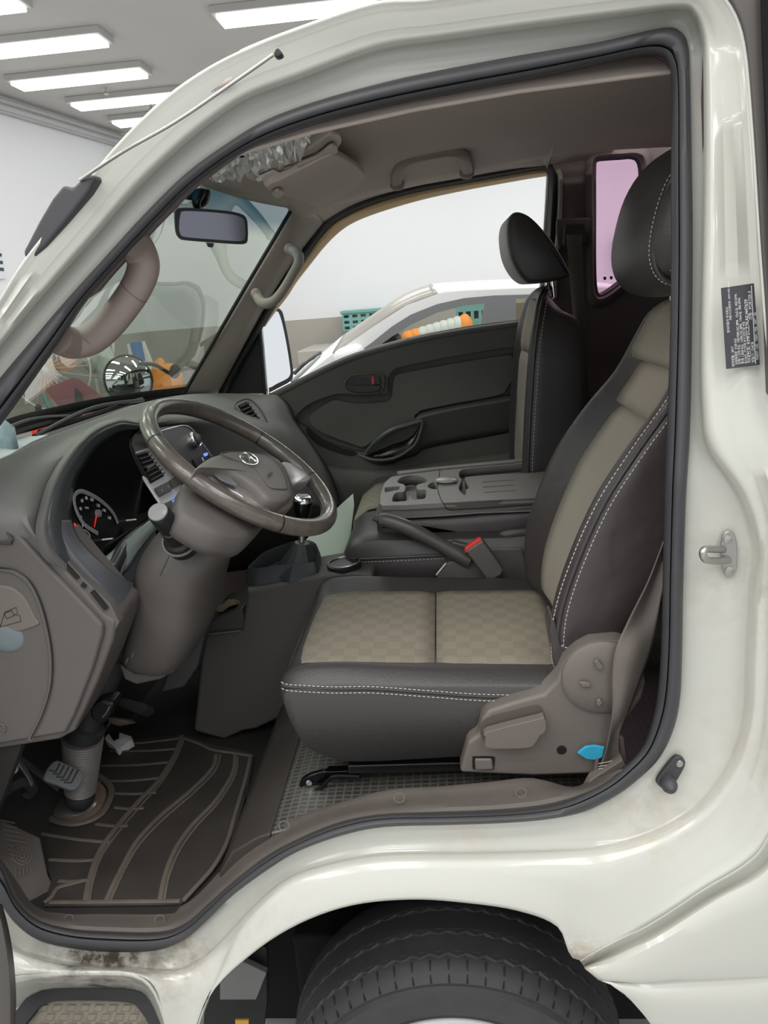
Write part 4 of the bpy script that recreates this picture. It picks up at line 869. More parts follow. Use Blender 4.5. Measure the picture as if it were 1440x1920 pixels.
# plastic scuff plate between seal and floor
sc_in = [(-40,1560),(20,1640),(52,1688),(78,1706),(125,1705),(200,1702),(290,1702),(335,1702),(368,1682),(395,1655),(440,1608),(490,1572),(560,1533),(640,1506),(730,1483),(830,1476),(920,1468),(1000,1461),(1070,1480),(1110,1462),(1150,1425),(1175,1390),(1190,1340),(1200,1290),(1205,1230)]
sc_out = [ROWS[i][0] for i in range(0, 24)]+[(1248,1090)]
sc_in = sc_in[:20]; sc_out = sc_out[:20]
n_ = len(sc_in)
sc_mid = [((a[0]+b[0])/2, (a[1]+b[1])/2) for a, b in zip(sc_in, sc_out)]
def yin(i): return .16 if i < 17 else .15
grid('sill_scuff_plate', [[at(*p, .085) for p in sc_out], [at(a[0]*.75+b[0]*.25, a[1]*.75+b[1]*.25, .088) for a, b in zip(sc_out, sc_in)], [at(a[0]*.3+b[0]*.7, a[1]*.3+b[1]*.7, .128) for a, b in zip(sc_out, sc_in)], [at(p[0], p[1], .15) for p in sc_in],
     [at(p[0], p[1], .15)+np.array([0, .01, -.03]) for p in sc_in]], mat('scuff_plate_plastic', (.105, .09, .08), .6, vary=.2, vscale=14, bump=.2, bscale=500), cab, nu=4, nv=3, thick=.004)
for k, (px, py, lb) in enumerate(((749,1500,''),(977,1490,''),(533,1552,''),(300,1728,''),(130,1727,''))):
    c2 = at(px, py, .106); tube('clip_ring', [c2+np.array([.009*math.cos(a), .008*math.sin(a)*.6, .006*math.sin(a)+.004]) for a in np.linspace(0, 2*math.pi, 14, endpoint=False)], .0009, M['plastic_l'], cab, n=5, closed=True, sub=1)
# ---- rubber floor mat
fm = thing('floor_mat', atz(300, 1550, ZF-.01), 'dusty black rubber floor mat with raised wavy ridges in the driver footwell', 'floor mat')
def Z(px, py, z=ZF): return atz(px, py, z)
mo = [(75,1706),(95,1650),(60,1560),(5,1480),(30,1420),(80,1395),(150,1400),(240,1385),(330,1378),(345,1376),(400,1395),(470,1408),(476,1425),(462,1490),(440,1560),(415,1610),(370,1660),(340,1692),(290,1700),(200,1702),(120,1712)]
mop = [Z(p[0], p[1], ZF-.004) for p in mo]
# keep the near edge inside the sill
mop = [np.array([p[0], max(p[1], .145), p[2]]) for p in mop]
prism('mat_sheet', [mop], (0, 0, -.008), M['mat'], fm, .003)
ribs = [
 ('long', [(340,1380),(330,1410),(300,1460),(262,1500),(215,1555),(185,1600),(168,1650),(156,1698)], .0065),
 ('long', [(345,1384),(333,1416),(306,1462),(266,1508),(222,1560),(191,1604),(174,1652),(163,1698)], .003),
 ('long', [(405,1415),(398,1440),(360,1480),(300,1530),(258,1575),(232,1620),(212,1660),(194,1698)], .0055),
 ('long', [(413,1415),(404,1444),(368,1482),(308,1534),(264,1580),(238,1622),(218,1664),(202,1698)], .003),
 ('long', [(441,1415),(436,1450),(405,1500),(362,1545),(330,1590),(310,1640),(296,1698)], .0055),
 ('long', [(446,1420),(440,1456),(410,1504),(368,1550),(337,1594),(317,1642),(304,1698)], .003),
 ('edge', [(470,1415),(463,1450),(440,1530),(425,1580),(400,1625),(365,1665),(340,1696)], .005),
 ('edge', [(345,1384),(372,1394),(400,1406),(440,1412),(474,1418)], .0045),
 ('edge', [(76,1702),(96,1682),(108,1665),(130,1658),(160,1650)], .0045), ('edge', [(88,1700),(150,1700),(200,1702),(290,1701),(336,1694)], .0045),
]
for a, b, c_ in (((200,1395),(337,1384),3),((205,1408),(330,1404),2),((190,1436),(318,1429),2),((185,1465),(305,1458),2),((205,1487),(293,1486),2),((215,1514),(270,1515),2),((180,1545),(240,1548),2),((75,1563),(208,1580),2),((92,1612),(185,1612),2),((110,1652),(165,1650),2)):
    ribs.append(('cross', [a, ((a[0]+b[0])/2, (a[1]+b[1])/2+c_), b], .0042))
for nme, pts, r in ribs:
    tube('mat_ridge', [np.array([q[0], max(q[1], .15), q[2]]) for q in [Z(p[0], p[1], ZF-.003) for p in pts]], r, M['matrib'], fm, n=8, sub=6, flat=.55, upv=(0, 0, 1))
# round hole rim of the mat with the dusty plate
cc = Z(150, 1500, ZF-.005)
e1_ = Z(210, 1480)-Z(150, 1500); 
ringpts = [Z(*p) for p in ((85,1480),(75,1510),(95,1535),(140,1545),(185,1530),(205,1500),(208,1478),(190,1458),(150,1440),(110,1450))]
tube('hole_rim', ringpts, .008, M['matrib'], fm, n=8, closed=True, flat=.6, upv=(0, 0, 1))
prism('dusty_plate', [cr([Z(p[0], p[1], ZF+.002) for p in ((92,1480),(84,1508),(100,1528),(140,1537),(180,1524),(196,1500),(198,1480),(180,1462),(150,1448),(112,1456))], 3, True)], (0, 0, -.004), M['dusty'], fm)
for cx_, cy_, rr_ in ((32, 1602, .034), (32, 1602, .024), (32, 1602, .013)): pass
# foot rest / heel plate at lower left
tr = thing('foot_rest_plate', Z(50, 1620), 'dark ribbed plastic plate with concentric rings at the lower left of the footwell', 'foot rest')
fpn = nrm((.35, -.35, .87)); FP = np.array(Z(45, 1610, ZF+.03))
def fp(px, py, d=0): return onp(px, py, FP, fpn)+fpn*d
prism('plate', [[fp(*p) for p in ((-60,1520),(0,1535),(75,1570),(90,1640),(100,1660),(66,1706),(40,1690),(10,1640),(-60,1560))]], -fpn*.01, mat('dusty_plastic', (.065, .055, .05), .7, vary=.25, vscale=25), tr, .003)
pr = bpy.data.materials['dusty_plastic']
for r in (17, 11, 5):
    tube('raised_ring', [fp(42+r*math.cos(a), 1605+r*math.sin(a)*1.0, .001) for a in np.linspace(0, 2*math.pi, 20, endpoint=False)], .0016, M['matrib'], tr, n=5, closed=True, sub=1)
for k in range(9):
    y0 = 1538+k*9; x0 = 2+k*2.2
    tube('raised_line', [fp(x0, y0, .001), fp(x0+26+k*3.2 if k < 5 else x0+12, y0+(6 if k < 5 else 4), .001)], .0016, M['matrib'], tr, n=5, sub=1)
for k in range(5):
    tube('raised_line', [fp(30+k*7, 1626+(k % 2)*2, .001), fp(30+k*7, 1640-k*2+6, .001)], .0016, M['matrib'], tr, n=5, sub=1)
# ---- white tissue, on the mat
tw2 = [Z(p[0], p[1], ZF+.02) for p in ((196,1384),(204,1379),(212,1384),(223,1384),(224,1377),(246,1376),(248,1388),(240,1396),(225,1396),(219,1405),(214,1404),(210,1392),(200,1390))]
oo = []
for i, p in enumerate(tw2): oo.append(p+np.array([0, 0, .008*math.sin(i*2.1)]))
props(prism('crumpled_tissue', [oo], (0, .008, -.024), M['tissue'], None, .002), 'crumpled white tissue lying on the rubber floor mat', 'tissue')

# ---- steering shaft, pedals
sh = thing('steering_shaft', Z(150, 1490), 'steering shaft in a ribbed grey boot rising from the footwell floor', 'steering shaft')
b0, b1 = at(150, 1490, .40), at(155, 1385, .40)
ax = b1-b0; L_ = np.linalg.norm(ax)
ellipsoid('rubber_ball', at(150, 1492, .40), ((.032, 0, 0), (0, .032, 0), (0, 0, .032)), M['rubber_b'], sh)
prof = []
for k in range(22):
    t_ = k/21; rr_ = .030+.010*t_; prof += [(.01+t_*(L_-.01)-.001, rr_), (.01+t_*(L_-.01)+.0018, rr_+.0035)]
lathe('ribbed_boot', b0, ax, prof, mat('grey_boot_rubber', (.16, .145, .135), .5), sh, n=28, sharp=80)
lathe('upper_joint', b1, at(205, 1268, .42)-b1, [(0, .036), (.03, .038), (.035, .028), (.07, .026), (.075, .034), (.10, .034), (.105, .025), (.2, .025)], M['rubber_b'], sh, n=20)
prism('joint_yoke', [A([(165,1325),(190,1310),(215,1320),(205,1345),(190,1362),(170,1350)], .37)], (0, .05, 0), M['black'], sh, .008, 3)
tube('silver_cable', A([(192,1345),(200,1335),(205,1325)], .36), .0015, M['silver'], sh, n=6)
ellipsoid('floor_flange', Z(140, 1510, ZF+.002), ((.05, 0, 0), (0, .04, 0), (0, 0, .008)), M['steel'], sh, n=20, nv=8)
bpn = nrm((.75, -.35, .55))
tb_ = thing('brake_pedal', at(120, 1450, .33), 'brake pedal with a chevron-ribbed rubber pad in front of the ribbed boot', 'pedal')
BP = at(125, 1455, .32)
def bp2(px, py, d=0): return onp(px, py, BP, bpn)+bpn*d
prism('pedal_pad', [cr([bp2(*p) for p in ((83,1455),(95,1433),(108,1425),(125,1432),(157,1448),(152,1470),(141,1481),(130,1480),(110,1472),(88,1464))], 2, True)], -bpn*.012, mat('grey_pedal_rubber', (.13, .135, .14), .5), tb_, .003)
for k in range(5):
    d = k*7
    tube('chevron_rib', [bp2(86+d*.9, 1452-d*.3+3, .001), bp2(112+d*.8, 1440+d*.62, .001), bp2(104+d*1.1, 1428+d*.5, .001)] if False else [bp2(92+d, 1444+d*.9 if k < 3 else 1462+(k-3)*5, .001), bp2(104+d*1.05, 1447+d*.75, .001), bp2(112+d*1.2, 1432+d*.45, .001)], .0018, M['plastic_d'], tb_, n=5, sub=1)
tube('pedal_arm', A([(12,1405,.34),(60,1440,.35),(110,1478,.36)], 0), .011, M['plastic_d'], tb_, n=8, flat=.5)
tc_ = thing('clutch_pedal', at(30, 1450, .3), 'dark clutch pedal and bracket at the left end of the footwell', 'pedal')
tube('pedal_arm', A([(-20,1380,.26),(20,1410,.27),(50,1450,.28),(60,1470,.28)], 0), .009, M['steel'], tc_, n=8, flat=.5)
prism('pedal_bracket', [A([(14,1425),(32,1425),(30,1450),(16,1457),(10,1440)], .27)], (0, .01, 0), M['sidem'], tc_, .002)
tube('coiled_hose', A([(-10,1500,.25),(20,1475,.26),(45,1465,.28),(60,1478,.3),(50,1490,.3)], 0), .012, M['rubber_b'], tc_, n=8)
ta_ = thing('accelerator_pedal', at(225, 1320, .5), 'dark accelerator pedal behind the steering shaft', 'pedal')
prism('pedal_pad', [A([(212,1303),(270,1318),(276,1330),(262,1340),(215,1322)], .52)], (.01, .02, -.02), M['rubber_b'], ta_, .004)
tube('pedal_rod', A([(215,1312,.52),(210,1330,.5),(205,1355,.5),(190,1372,.48)], 0), .006, M['black'], ta_)
prism('pedal_pad_lower', [A([(200,1345),(232,1350),(243,1357),(222,1362),(202,1356)], .48)], (.01, .02, -.01), mat('worn_brown_rubber', (.09, .07, .045), .6), ta_, .003)

# =================================================================== DASHBOARD
dt = thing('dashboard', (-.7, .8, 1.0), 'grey dashboard with instrument hood, centre console panel and knee panels', 'dashboard')
rows = [
 [(-60,886,.15),(0,862,.20),(85,824,.36),(190,785,.62),(260,759,.9),(345,742,1.3),(430,739,1.47),(520,742,1.555)],
 [(-60,905,.13),(0,883,.18),(90,843,.33),(190,800,.55),(290,775,.86),(380,757,1.2),(460,752,1.42),(540,758,1.55)],
 [(-60,925,.12),(0,915,.16),(85,880,.26),(180,815,.42),(300,792,.80),(400,783,1.05),(480,780,1.32),(556,792,1.53)],
 [(-60,960,.12),(15,965,.14),(80,940,.21),(195,850,.60),(315,815,.90),(430,815,1.08),(520,812,1.28),(585,835,1.50)],
 [(-60,1000,.13),(50,1000,.15),(82,985,.20),(220,930,.72),(330,900,.98),(450,890,1.12),(550,880,1.25),(620,890,1.48)],
 [(-60,1060,.15),(100,1060,.19),(130,1060,.25),(240,1000,.75),(350,990,.98),(470,960,1.12),(570,950,1.25),(640,950,1.46)],
]
grid('dashboard_top', [[at(*p) for p in r] for r in rows], M['dash'], dt, nu=5, nv=5, thick=.006)
# lower dash behind (dark) so nothing shows through
grid('dashboard_underside', [[at(*p) for p in rows[5]], [at(*p)+np.array([-.10, 0, -.16]) for p in rows[5]], [at(*p)+np.array([-.28, 0, -.20]) for p in rows[5]]], M['carpet'], dt, nu=4, nv=3, thick=.004)
# centre seams / hatch lines near passenger vent
def vent(name, quad_, n, m, parent, frame=None, slat_r=.003):
    """quad_: four world corners TL TR BR BL; a dark recess with n slats"""
    a, b, c2, d = [np.array(p) for p in quad_]; nn = nrm(np.cross(b-a, d-a)); 
    if np.dot(nn, CAM-a) < 0: nn = -nn
    pr_ = prism(name+'_recess', [[a, b, c2, d]], -nn*.004, M['matte'], parent)
    for k in range(n):
        t_ = (k+.5)/n; p = a*(1-t_)+d*t_; q_ = b*(1-t_)+c2*t_
        w = (d-a)/n*.16
        prism('slat', [[p-w, q_-w, q_+w, p+w]], nn*.006, m, parent, .001)
vq = [at(468,757,1.40), at(488,771,1.42), at(496,800,1.43), at(478,793,1.40)]
tv = thing('passenger_air_vent', vq[3], 'black slatted air vent at the passenger end of the dashboard', 'air vent')
vent('vent', [at(447,760,1.26), at(463,753,1.30), at(497,800,1.30), at(480,806,1.26)], 7, M['plastic'], tv)
tube('vent_frame', [at(*p) for p in ((440,762,1.255),(450,751,1.275),(468,749,1.30),(488,768,1.305),(502,795,1.30),(503,812,1.29),(486,810,1.265),(462,784,1.255))], .0035, M['dash'], tv, n=8, closed=True)
# papers and can on the dash at far left
pp = [at(*p) for p in ((-40,862,.17),(-30,838,.28),(40,826,.42),(92,820,.48),(60,834,.40),(20,858,.25),(-10,872,.17))]
props(prism('paper_sheets', [pp], (0, 0, .006), M['paper'], None, .001), 'printed white papers lying on the dashboard at the left edge', 'paper')
pb_ = at(8, 815, .45); tcn = thing('drinks_bottle', pb_-np.array([0, 0, .05]), 'pale blue patterned bottle standing on the left end of the dashboard', 'bottle')
lathe('bottle_body', at(0, 852, .30), (0.05, 0, 1), [(0, .028), (.01, .032), (.045, .031), (.06, .018), (.075, .012)], mat('pale_blue_label', (.45, .6, .65), .4, vary=.5, vscale=60), tcn, n=20)

# ---- instrument cluster hood
cp0 = at(133, 960, .27); cp1 = at(302, 942, .62); cp2 = at(200, 1055, .34)
cn = nrm(np.cross(cp1-cp0, cp2-cp0)); cn = cn if np.dot(cn, CAM-cp0) > 0 else -cn
def cl(px, py, d=0.0): return onp(px, py, cp0+cn*d, cn)
Gp = [(264,806),(250,806),(235,808),(218,814),(202,824),(185,838),(169,856),(155,878),(144,898),(136,930),(133,960),(136,985),(145,1003),(164,1027),(184,1050),(200,1047),(218,1020),(247,995),(284,967),(302,942),(290,920),(269,895),(249,856),(243,825)]
Op = [(266,798),(250,793),(228,790),(208,795),(188,803),(168,816),(148,836),(128,862),(112,888),(98,920),(88,960),(84,990),(90,1018),(108,1048),(160,1085),(215,1090),(240,1040),(256,1005),(288,973),(307,944),(295,917),(274,892),(254,853),(248,822)]
g0 = cr([cl(*p, 0) for p in Gp], 3, True)
hw_ = [0.3,.7,1,1,1,1,1,1,1,1,1,1,1,1,1,.8,.6,.3,.1,0,0,0,0,0]
th = thing('instrument_cluster', cl(200, 950), 'instrument cluster with a grey speedometer ring and red needle under a dark satin hood', 'instrument cluster')
def hr_(f, d):
    out = []
    for a, b, w_ in zip(Gp, Op, hw_):
        g_ = f if f <= 1 else 1+(f-1)*w_
        out.append(cl(a[0]*(1-g_)+b[0]*g_, a[1]*(1-g_)+b[1]*g_, d*w_))
    return cr(out, 3, True)
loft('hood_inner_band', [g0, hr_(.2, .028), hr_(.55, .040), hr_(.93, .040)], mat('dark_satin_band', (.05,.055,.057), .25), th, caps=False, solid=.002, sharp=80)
loft('cluster_hood', [hr_(.93, .040), hr_(1.08, .038), hr_(1.3, .012), hr_(1.35, -.03)], M['dash'], th, caps=False, solid=.003, sharp=80)
prism('cluster_glass', [g0], -cn*.003, M['gloss'], th, smooth=False)
# speedometer (numbers, ring, needle) on the cluster face
sc = np.array([176., 968.]); 
def ar(px, py): return cl(px, py, .002)
rg = [(183,1000),(160,985),(148,968),(141,950),(139,935),(143,925),(152,921),(165,925),(182,934),(200,948),(213,963),(221,981)]
tube('speedometer_ring', [ar(*p) for p in rg], .0042, M['gauge'], th, n=8, flat=.4, upv=cn)
tube('needle', [ar(181,966), ar(177,988)], [.0015,.0008], M['needle'], th, n=6, sub=1)
lathe('needle_hub', cl(182,963,.001), cn, [(0,.008),(.006,.007),(.007,.001)], M['gauge'], th, n=14)
txr = nrm(cl(230, 960)-cl(150, 938)); txu = nrm(cn if False else np.cross(cn, txr)); txu = txu if txu[2] > 0 else -txu
nums = [('0',151,984),('20',147,968),('40',147,952),('60',150,937),('80',158,932),('100',168,935),('120',180,946),('140',191,955),('160',201,969)]
for s_, px, py in nums: text('dial_number', s_, cl(px+4, py+2, .003), txr, txu, .0085, M['white'], th, .0001)
text('dial_unit', 'km/h', cl(163, 952, .003), txr, txu, .006, M['white'], th, .0001)
tube('fuel_gauge_ring', [cl(*p, .002) for p in ((150,1000),(155,994),(163,997),(168,1005),(165,1012))], .0018, M['gauge'], th, n=6)
tube('fuel_needle', [cl(155,1003,.003), cl(163,1010,.003)], .001, M['needle'], th, n=5, sub=1)
prism('warning_lamp', [[cl(*p, .003) for p in ((138,980),(142,982),(143,988),(139,986))]], cn*.0005, M['needle'], th)
for px, py in ((237,976),(192,1012)): lathe('reset_stalk', cl(px, py, .0), cn, [(0,.002),(.02,.0016),(.022,.0005)], M['white'], th, n=8)
# satin band below left of the hood
bd_o = [(84,960,.185),(86,1000,.175),(100,1035,.175),(125,1068,.18),(160,1105,.18),(195,1138,.185),(222,1167,.19)]
bd_m = [(110,975,.175),(116,1005,.165),(136,1038,.165),(165,1072,.17),(192,1100,.18),(218,1128,.20),(238,1145,.22)]
bd_i = [(132,975,.22),(143,1004,.215),(163,1030,.22),(187,1053,.225),(210,1072,.24),(235,1088,.27),(250,1095,.30)]
grid('hood_lower_band', [[at(*p) for p in bd_o], [at(*p) for p in bd_m], [at(*p) for p in bd_i]], M['dash_sil'], th, nu=5, nv=5, thick=.004)
grid('hood_lower_lip', [[at(*p) for p in ((188,1052,.30),(215,1030,.36),(245,1005,.42),(287,970,.50))], [at(*p) for p in ((198,1062,.29),(222,1044,.35),(252,1018,.41),(290,985,.49))], [at(*p) for p in ((205,1080,.29),(235,1070,.35),(262,1030,.42),(292,992,.5))]], mat('pale_satin_lip', (.26, .30, .28), .35), th, nu=4, nv=3, thick=.004)
prism('under_lip_panel', [[at(*p) for p in ((198,1070,.33),(240,1040,.38),(292,995,.5),(292,1060,.46),(245,1150,.33),(228,1165,.3))]], (-.01, .01, -.005), M['dash_sil'], th)  # satin graphite panel below the hood lip

# ---- centre stack: vent and switches beyond the wheel
cs = thing('centre_stack_panel', at(290, 890, .6), 'silver-framed centre vent with heater buttons beside the instrument hood', 'control panel')
sP0, sP1, sP2 = at(252,860,.60), at(345,950,.68), at(262,815,.62)
P_a = at(250,850,.60); P_b = at(322,945,.62); P_c = at(300,842,.80)
sn = nrm(np.cross(P_b-P_a, P_c-P_a)); sn = sn if np.dot(sn, CAM-P_a) > 0 else -sn
def s(px, py, d=0): return onp(px, py, P_a, sn)+sn*d
prism('silver_frame', [[s(*p) for p in ((247,848),(278,834),(322,888),(342,908),(344,926),(312,960),(300,942),(268,893))]], -sn*.006, M['silver_p'], cs, .003)
prism('panel_upper', [[s(*p, .001) for p in ((238,812),(262,806),(292,815),(300,832),(247,850))]], -sn*.004, M['dash'], cs, .003)
vent('vent', [s(250,853,.003), s(272,847,.003), s(306,893,.003), s(282,907,.003)], 7, M['plastic_d'], cs)
prism('vent_tab', [[s(*p, .008) for p in ((268,880),(282,872),(284,876),(270,886))]], sn*.004, M['plastic'], cs, .001)
prism('heater_button', [[s(*p, .002) for p in ((287,917),(311,905),(321,919),(297,932))]], sn*.004, M['plastic'], cs, .001)
prism('heater_button', [[s(*p, .002) for p in ((314,903),(328,893),(338,907),(323,916))]], sn*.004, M['plastic'], cs, .001)
for px, py in ((299,922),(311,915)): lathe('button_mark', s(px, py, .0065), sn, [(0,.0022),(.0003,.0022)], M['white'], cs, n=10)
prism('display_strip', [[s(*p, -.0) for p in ((304,946),(343,928),(342,942),(312,960))]], sn*.003, M['plastic'], cs, .001)
prism('blue_display', [[s(*p, .004) for p in ((320,941),(334,930),(335,937),(323,946))]], sn*.001, M['bluelamp'], cs)
# heater control panel with round dial, seen through the steering wheel
hc = thing('heater_control_panel', at(360, 840, .85), 'black heater control panel with a chrome-ringed round dial seen through the steering wheel', 'control panel')
Pa, Pb, Pc = at(305,808,.75), at(398,850,.95), at(370,890,.80)
hn = nrm(np.cross(Pb-Pa, Pc-Pa)); hn = hn if np.dot(hn, CAM-Pa) > 0 else -hn
def h(px, py, d=0): return onp(px, py, Pa, hn)+hn*d
prism('panel_face', [cr([h(*p) for p in ((285,806),(330,798),(352,800),(366,812),(385,835),(404,860),(404,880),(380,890),(350,870),(310,825))], 2, True)], -hn*.015, mat('blackish_panel', (.03, .027, .03), .4), hc, .002)
tube('silver_edge', [h(*p, .001) for p in ((300,809),(330,800),(348,799),(362,808),(380,833),(396,856))], .0018, M['silver'], hc, n=6)
lathe('dial_ring', h(360,827,0), hn, [(0,.0205),(.012,.0205),(.015,.019),(.014,.0165)], M['chrome'], hc, n=32, caps=False)
lathe('dial_knob', h(360,827,0), hn, [(0,.0165),(.017,.016),(.019,.013),(.019,.001)], M['plastic_d'], hc, n=32)
for a in np.linspace(-.3, 3.6, 6): prism('dial_mark', [[h(360,827,.0195)+.011*(math.cos(a)*nrm(h(380,827)-h(360,827))+math.sin(a)*nrm(h(360,810)-h(360,827)))+d_ for d_ in (np.array([0,0,0]), np.array([.001,0,.001]), np.array([.001,.001,.002]))]], hn*.0003, M['white'], hc)
prism('button_block', [[h(*p, .001) for p in ((359,862),(378,850),(390,852),(394,868),(374,882),(366,876))]], hn*.004, M['black'], hc, .001)
prism('blue_lamp', [[h(*p, .006) for p in ((377,853),(385,850),(386,855),(380,858))]], hn*.0006, M['bluelamp'], hc)
prism('white_mark', [[h(*p, .006) for p in ((374,860),(376,859),(379,866),(377,867))]], hn*.0006, M['white'], hc)

# ---- lower knee panel (left end of the dashboard)
kp = thing('knee_panel', at(80, 1250, .14), 'grey moulded end panel of the dashboard with a round flap and cup recess', 'dashboard panel')
kpo = [(-160,800),(-60,880),(0,948),(48,985),(80,1015),(130,1075),(196,1150),(218,1166),(213,1200),(185,1275),(160,1330),(140,1372),(110,1388),(0,1405),(-160,1415)]
prism('panel_body', [A(kpo, .15)], (-.01, .14, 0), M['plastic'], kp, .008, 4)
kpi = [(-160,840),(-60,925),(0,978),(30,1000),(100,1075),(170,1148),(192,1172),(192,1190),(175,1250),(140,1340),(122,1375),(0,1396),(-160,1405)]
prism('panel_face', [A(kpi, .14)], (0, .02, 0), M['plastic'], kp, .006, 4)
arc = [(-80,1060),(0,1065),(30,1071),(58,1093),(78,1135),(92,1190),(98,1240),(95,1290),(80,1340),(58,1385)]
tube('flap_seam', A(arc, .137), .0016, M['black'], kp, n=6, flat=.6)
tube('flap_edge', A([(p[0]-3, p[1]+3) for p in arc], .1385), .004, M['plastic'], kp, n=8, flat=.5, upv=(0, -1, 0))
prism('cup_flap', [cr(A([(-60,1100),(0,1098),(28,1106),(50,1128),(66,1160),(72,1172),(30,1186),(-20,1192),(-60,1190)], .137), 3, True)], (0, .006, 0), M['plastic_l'], kp, .003, 3)
ellipsoid('cup_recess_bowl', at(12, 1195, .142), ((.033, 0, 0), (0, .008, 0), (0, 0, .028)), mat('blue_grey_plastic', (.13, .16, .17), .35), kp, n=24, nv=12)
for pts in (((9,1148),(30,1139),(33,1150),(24,1153),(37,1154),(39,1165),(14,1172),(0,1176)), ((8,1150),(22,1145),(26,1155),(12,1160))):
    tube('embossed_line', A(pts, .1365), .0007, M['plastic_d'], kp, n=4, closed=True, sub=1)
tube('vent_outline', A([(-30,960),(0,980),(24,1012),(22,1019),(-30,1018)], .137), .002, M['plastic_d'], kp, n=6, closed=True, sub=1)
tube('screw_cover', [at(3+7*math.cos(a), 1367+9*math.sin(a), .138) for a in np.linspace(0, 2*math.pi, 16, endpoint=False)], .0009, M['plastic_l'], kp, n=5, closed=True, sub=1)
# slotted strip between knee panel and hood
for (a, b, w_) in (((53,992),(85,1027),3.5),((99,1040),(143,1088),4),((150,1098),(158,1104),3.5),((168,1112),(195,1146),5)):
    dx, dy = b[0]-a[0], b[1]-a[1]; l_ = math.hypot(dx, dy); nx, ny = dy/l_*w_, -dx/l_*w_
    prism('strip_slot', [A([(a[0]+nx*.2,a[1]+ny*.2),(b[0]+nx*.2,b[1]+ny*.2),(b[0]+nx*1.8,b[1]+ny*1.8),(a[0]+nx*1.8,a[1]+ny*1.8)], .150)], (0, .004, 0), M['matte'], kp)
prism('slot_strip', [A([(45,983),(60,985),(110,1035),(160,1090),(205,1130),(224,1168),(205,1200),(190,1150),(120,1070),(60,1010)], .154)], (0, .02, 0), M['plastic'], kp, .002)

# ---- steering column cover
sc_ = thing('steering_column_cover', at(300, 1150, .35), 'grey moulded shroud of the steering column below the wheel', 'steering column')
def sring(c, e1, e2, a, b, p=3.0, n=28):
    sg = lambda v, q: math.copysign(abs(v)**q, v)
    return [np.array(c)+a*sg(math.cos(t), 2/p)*e1+b*sg(math.sin(t), 2/p)*e2 for t in np.linspace(0, 2*math.pi, n, endpoint=False)]
EY = np.array([0, 1., 0])
st_ = [ # left px, right px (on near face), half width in Y
 ((335,975),(470,1000),.085,.36), ((300,995),(450,1018),.10,.33), ((270,1025),(425,1050),.115,.32), ((250,1065),(398,1090),.12,.32), ((247,1105),(384,1135),.115,.32), ((236,1160),(372,1190),.105,.32), ((222,1215),(350,1240),.095,.33), ((218,1243),(325,1268),.085,.34), ((235,1262),(290,1275),.06,.35)]
rg_ = []
for a, b, hb, yc in st_:
    pa, pb2 = at(*a, yc), at(*b, yc); c2 = (pa+pb2)/2; e = pb2-pa; hw = np.linalg.norm(e)/2; rg_.append(sring(c2+np.array([0, .09, 0]), nrm(e), EY, hw, hb+.02, 3.2))
rs_ = []
for i in range(28): rs_.append(cr([r[i] for r in rg_], 4))
loft('shroud', [[rs_[i][k] for i in range(28)] for k in range(len(rs_[0]))], M['plastic'], sc_, sharp=80)
tube('shroud_seam', A([(352,965,.25),(330,1005,.235),(318,1040,.222),(300,1080,.215)], 0), .0009, M['black'], sc_, n=4)
for p in ((238,1238),(248,1228)): tube('scratch', A([(p[0]-2,p[1]+5,.215),(p[0]+2,p[1]-4,.215)], 0), .001, M['plastic_l'], sc_, n=4, sub=1)
prism('lower_shroud_edge', [A([(222,1246),(250,1262),(330,1258),(300,1275),(255,1285),(232,1275)], .34)], (0, .12, 0), M['plastic'], sc_, .006, 3)
# ignition lock below the column
lathe('ignition_barrel', at(378, 1112, .50), nrm((.6, -.5, .1)), [(0,.02),(.02,.02),(.022,.012)], M['silver_p'], sc_, n=20)
prism('lower_dark_panel', [A([(340,1180),(385,1130),(402,1092),(404,1130),(388,1180),(372,1250),(345,1290),(300,1300)], .52)], (0, .04, 0), M['plastic_d'], sc_, .006)
# lever on the column
ls = thing('column_lever', at(325, 1000, .25), 'black lamp control lever with a round clear-ended knob on the steering column', 'lever')
a0, a1 = at(338, 1012, .235), at(296, 960, .165)
axl = a1-a0; Ll = np.linalg.norm(axl)
lathe('lever_body', a0, axl, [(-.02,.030),(.0,.029),(.008,.027),(.012,.022),(Ll*.45,.0195),(Ll*.46,.0175),(Ll*.62,.017),(Ll*.64,.019),(Ll*.95,.0185),(Ll,.017)], M['black'], ls, n=26, sharp=35)
lathe('lever_end', a0+axl, axl, [(0,.0165),(.002,.0155),(.0035,.001)], mat('lever_end_grey', (.22,.22,.22), .15), ls, n=26)
tube('lever_collar', [a0+.031*(math.cos(a)*nrm(np.cross(axl, EY))+math.sin(a)*nrm(np.cross(axl, np.cross(axl, EY)))) for a in np.linspace(0, 2*math.pi, 24, endpoint=False)], .0025, M['plastic_l'], ls, n=6, closed=True, sub=1)

# =================================================================== STEERING WHEEL
WC = np.array([-.3893, .4217, 1.3081]); WR = .1926; wa, wb_ = .916, -.040
wn_ = np.array([math.cos(wa)*math.cos(wb_), math.sin(wb_), math.sin(wa)*math.cos(wb_)])
we = nrm(np.cross((0, 1, 0), wn_)); wf = np.cross(wn_, we)
def wpt(t, r=WR, d=0): return WC+r*(math.cos(t)*we+math.sin(t)*wf)+wn_*d
